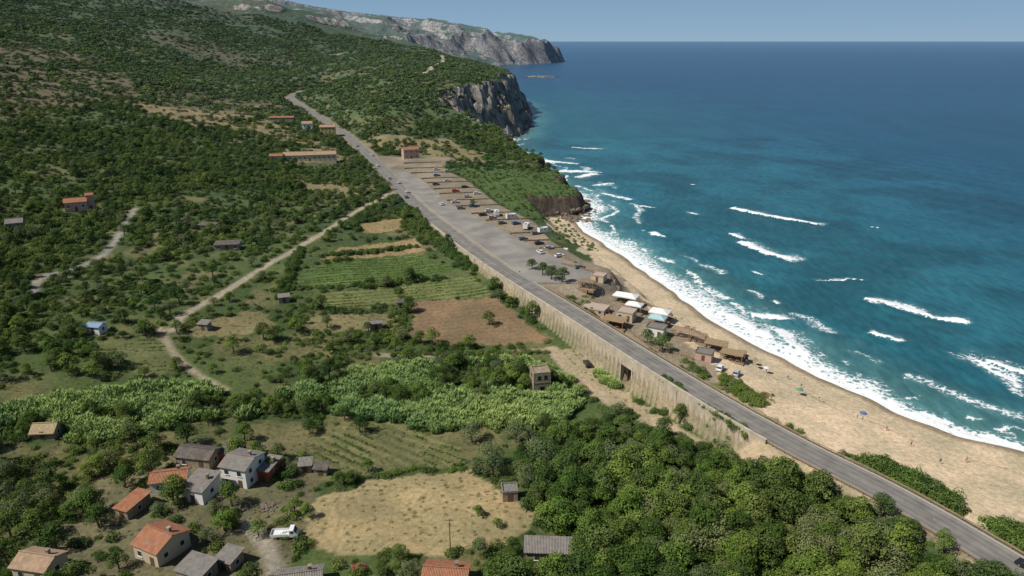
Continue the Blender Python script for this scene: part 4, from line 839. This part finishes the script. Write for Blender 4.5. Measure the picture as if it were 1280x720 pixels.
for i,(x_,y_) in enumerate(((95.5,165.5),(94.3,166),(85,191.4),(79.5,195),(98,158),(102.2,141.5),(75.9,197),(109.5,143),(87,186),(88,176),(100,150),(72,206))):
    me,rr=PM[i%3];o=obj("person",me.copy(),(x_,y_,h1(x_,y_)),i*1.3);md=o.modifiers.new("skin",'SKIN')
    if not o.data.skin_vertices:
        bm=bmesh.new();bm.from_mesh(o.data);bm.verts.layers.skin.verify();bm.to_mesh(o.data);bm.free()
    sv=o.data.skin_vertices[0].data
    for k,q in enumerate(rr): sv[k].radius=(q,q*.8)
    sv[0].use_root=True;sb=o.modifiers.new("sub",'SUBSURF');sb.levels=1;sb.render_levels=1
# ------------------------------------------------------------------ poles, islet
PTM=mat("pole_timber",(.2,.16,.12))
def pole(name,x,y,h,arm=True):
    b=B();b.tube((0,0,-.5),(0,0,h),.13,.08,8)
    if arm: b.box((0,0,h-.5),(1.6,.1,.1)); [b.tube((k*.35,0,h-.45),(k*.35,0,h-.25),.04,.04,5) for k in (-2,0,2)]
    obj(name,b.mesh(name,[PTM]),(x,y,h1(x,y)))
pole("utility_pole",-57.1,114,8);pole("utility_pole",-11.7,106.8,7.5);pole("utility_pole",36.5,147.8,6);pole("utility_pole",-47.4,184,7);pole("utility_pole",-90,150,7)
bm=bmesh.new();bmesh.ops.create_icosphere(bm,subdivisions=5,radius=1)
for vv in bm.verts:
    q=vv.co.copy();nn=float(fbm(np.array([q.x*3+5]),np.array([q.y*3+q.z*2]),4,7)[0]);vv.co=Vector((q.x*48,q.y*24,q.z*5))*(.6+.8*nn)
me=bpy.data.meshes.new("rock_islet");bm.to_mesh(me);bm.free();me.materials.append(GROCK);obj("rock_islet",me,(85,2080,-1))
# ------------------------------------------------------------------ light, sky, camera
sd=Vector((-.78,-.30,0)).normalized();el=R(50);sdir=Vector((sd.x*math.cos(el),sd.y*math.cos(el),math.sin(el)))
sl=bpy.data.lights.new("sun",'SUN');sl.energy=4.8;sl.angle=R(.5);sl.color=(1,.95,.87);so=bpy.data.objects.new("sun",sl);so.rotation_euler=sdir.to_track_quat('Z','Y').to_euler();LINK(so)
w=bpy.data.worlds.new("World");S.world=w;w.use_nodes=True;nt=w.node_tree;bg=nt.nodes["Background"]
sk=N(nt,"ShaderNodeTexSky",sky_type='NISHITA');sk.sun_disc=False;sk.sun_elevation=el;sk.sun_rotation=math.atan2(sd.x,sd.y);sk.altitude=100;sk.air_density=1.0;sk.dust_density=.6;sk.ozone_density=2
tcw=N(nt,"ShaderNodeTexCoord");spw=N(nt,"ShaderNodeSeparateXYZ");nt.links.new(tcw.outputs["Generated"],spw.inputs[0])
hz=mixc(nt,mrange(nt,spw.outputs[2],0,.07),(4.7,6.9,9.0),(2.9,5.4,8.6))
hs=mixc(nt,mrange(nt,spw.outputs[2],.02,.30,1,0),sk.outputs[0],hz)
nt.links.new(hs,bg.inputs[0]);bg.inputs[1].default_value=.062
cd=bpy.data.cameras.new("camera");co=bpy.data.objects.new("camera",cd);LINK(co);cd.lens=24.33;cd.sensor_width=36;cd.clip_end=120000;cd.clip_start=1
co.location=(0,0,100);co.rotation_euler=(R(90-19.7),0,0);S.camera=co
S.view_settings.view_transform='Standard';S.view_settings.look='None';S.view_settings.exposure=0
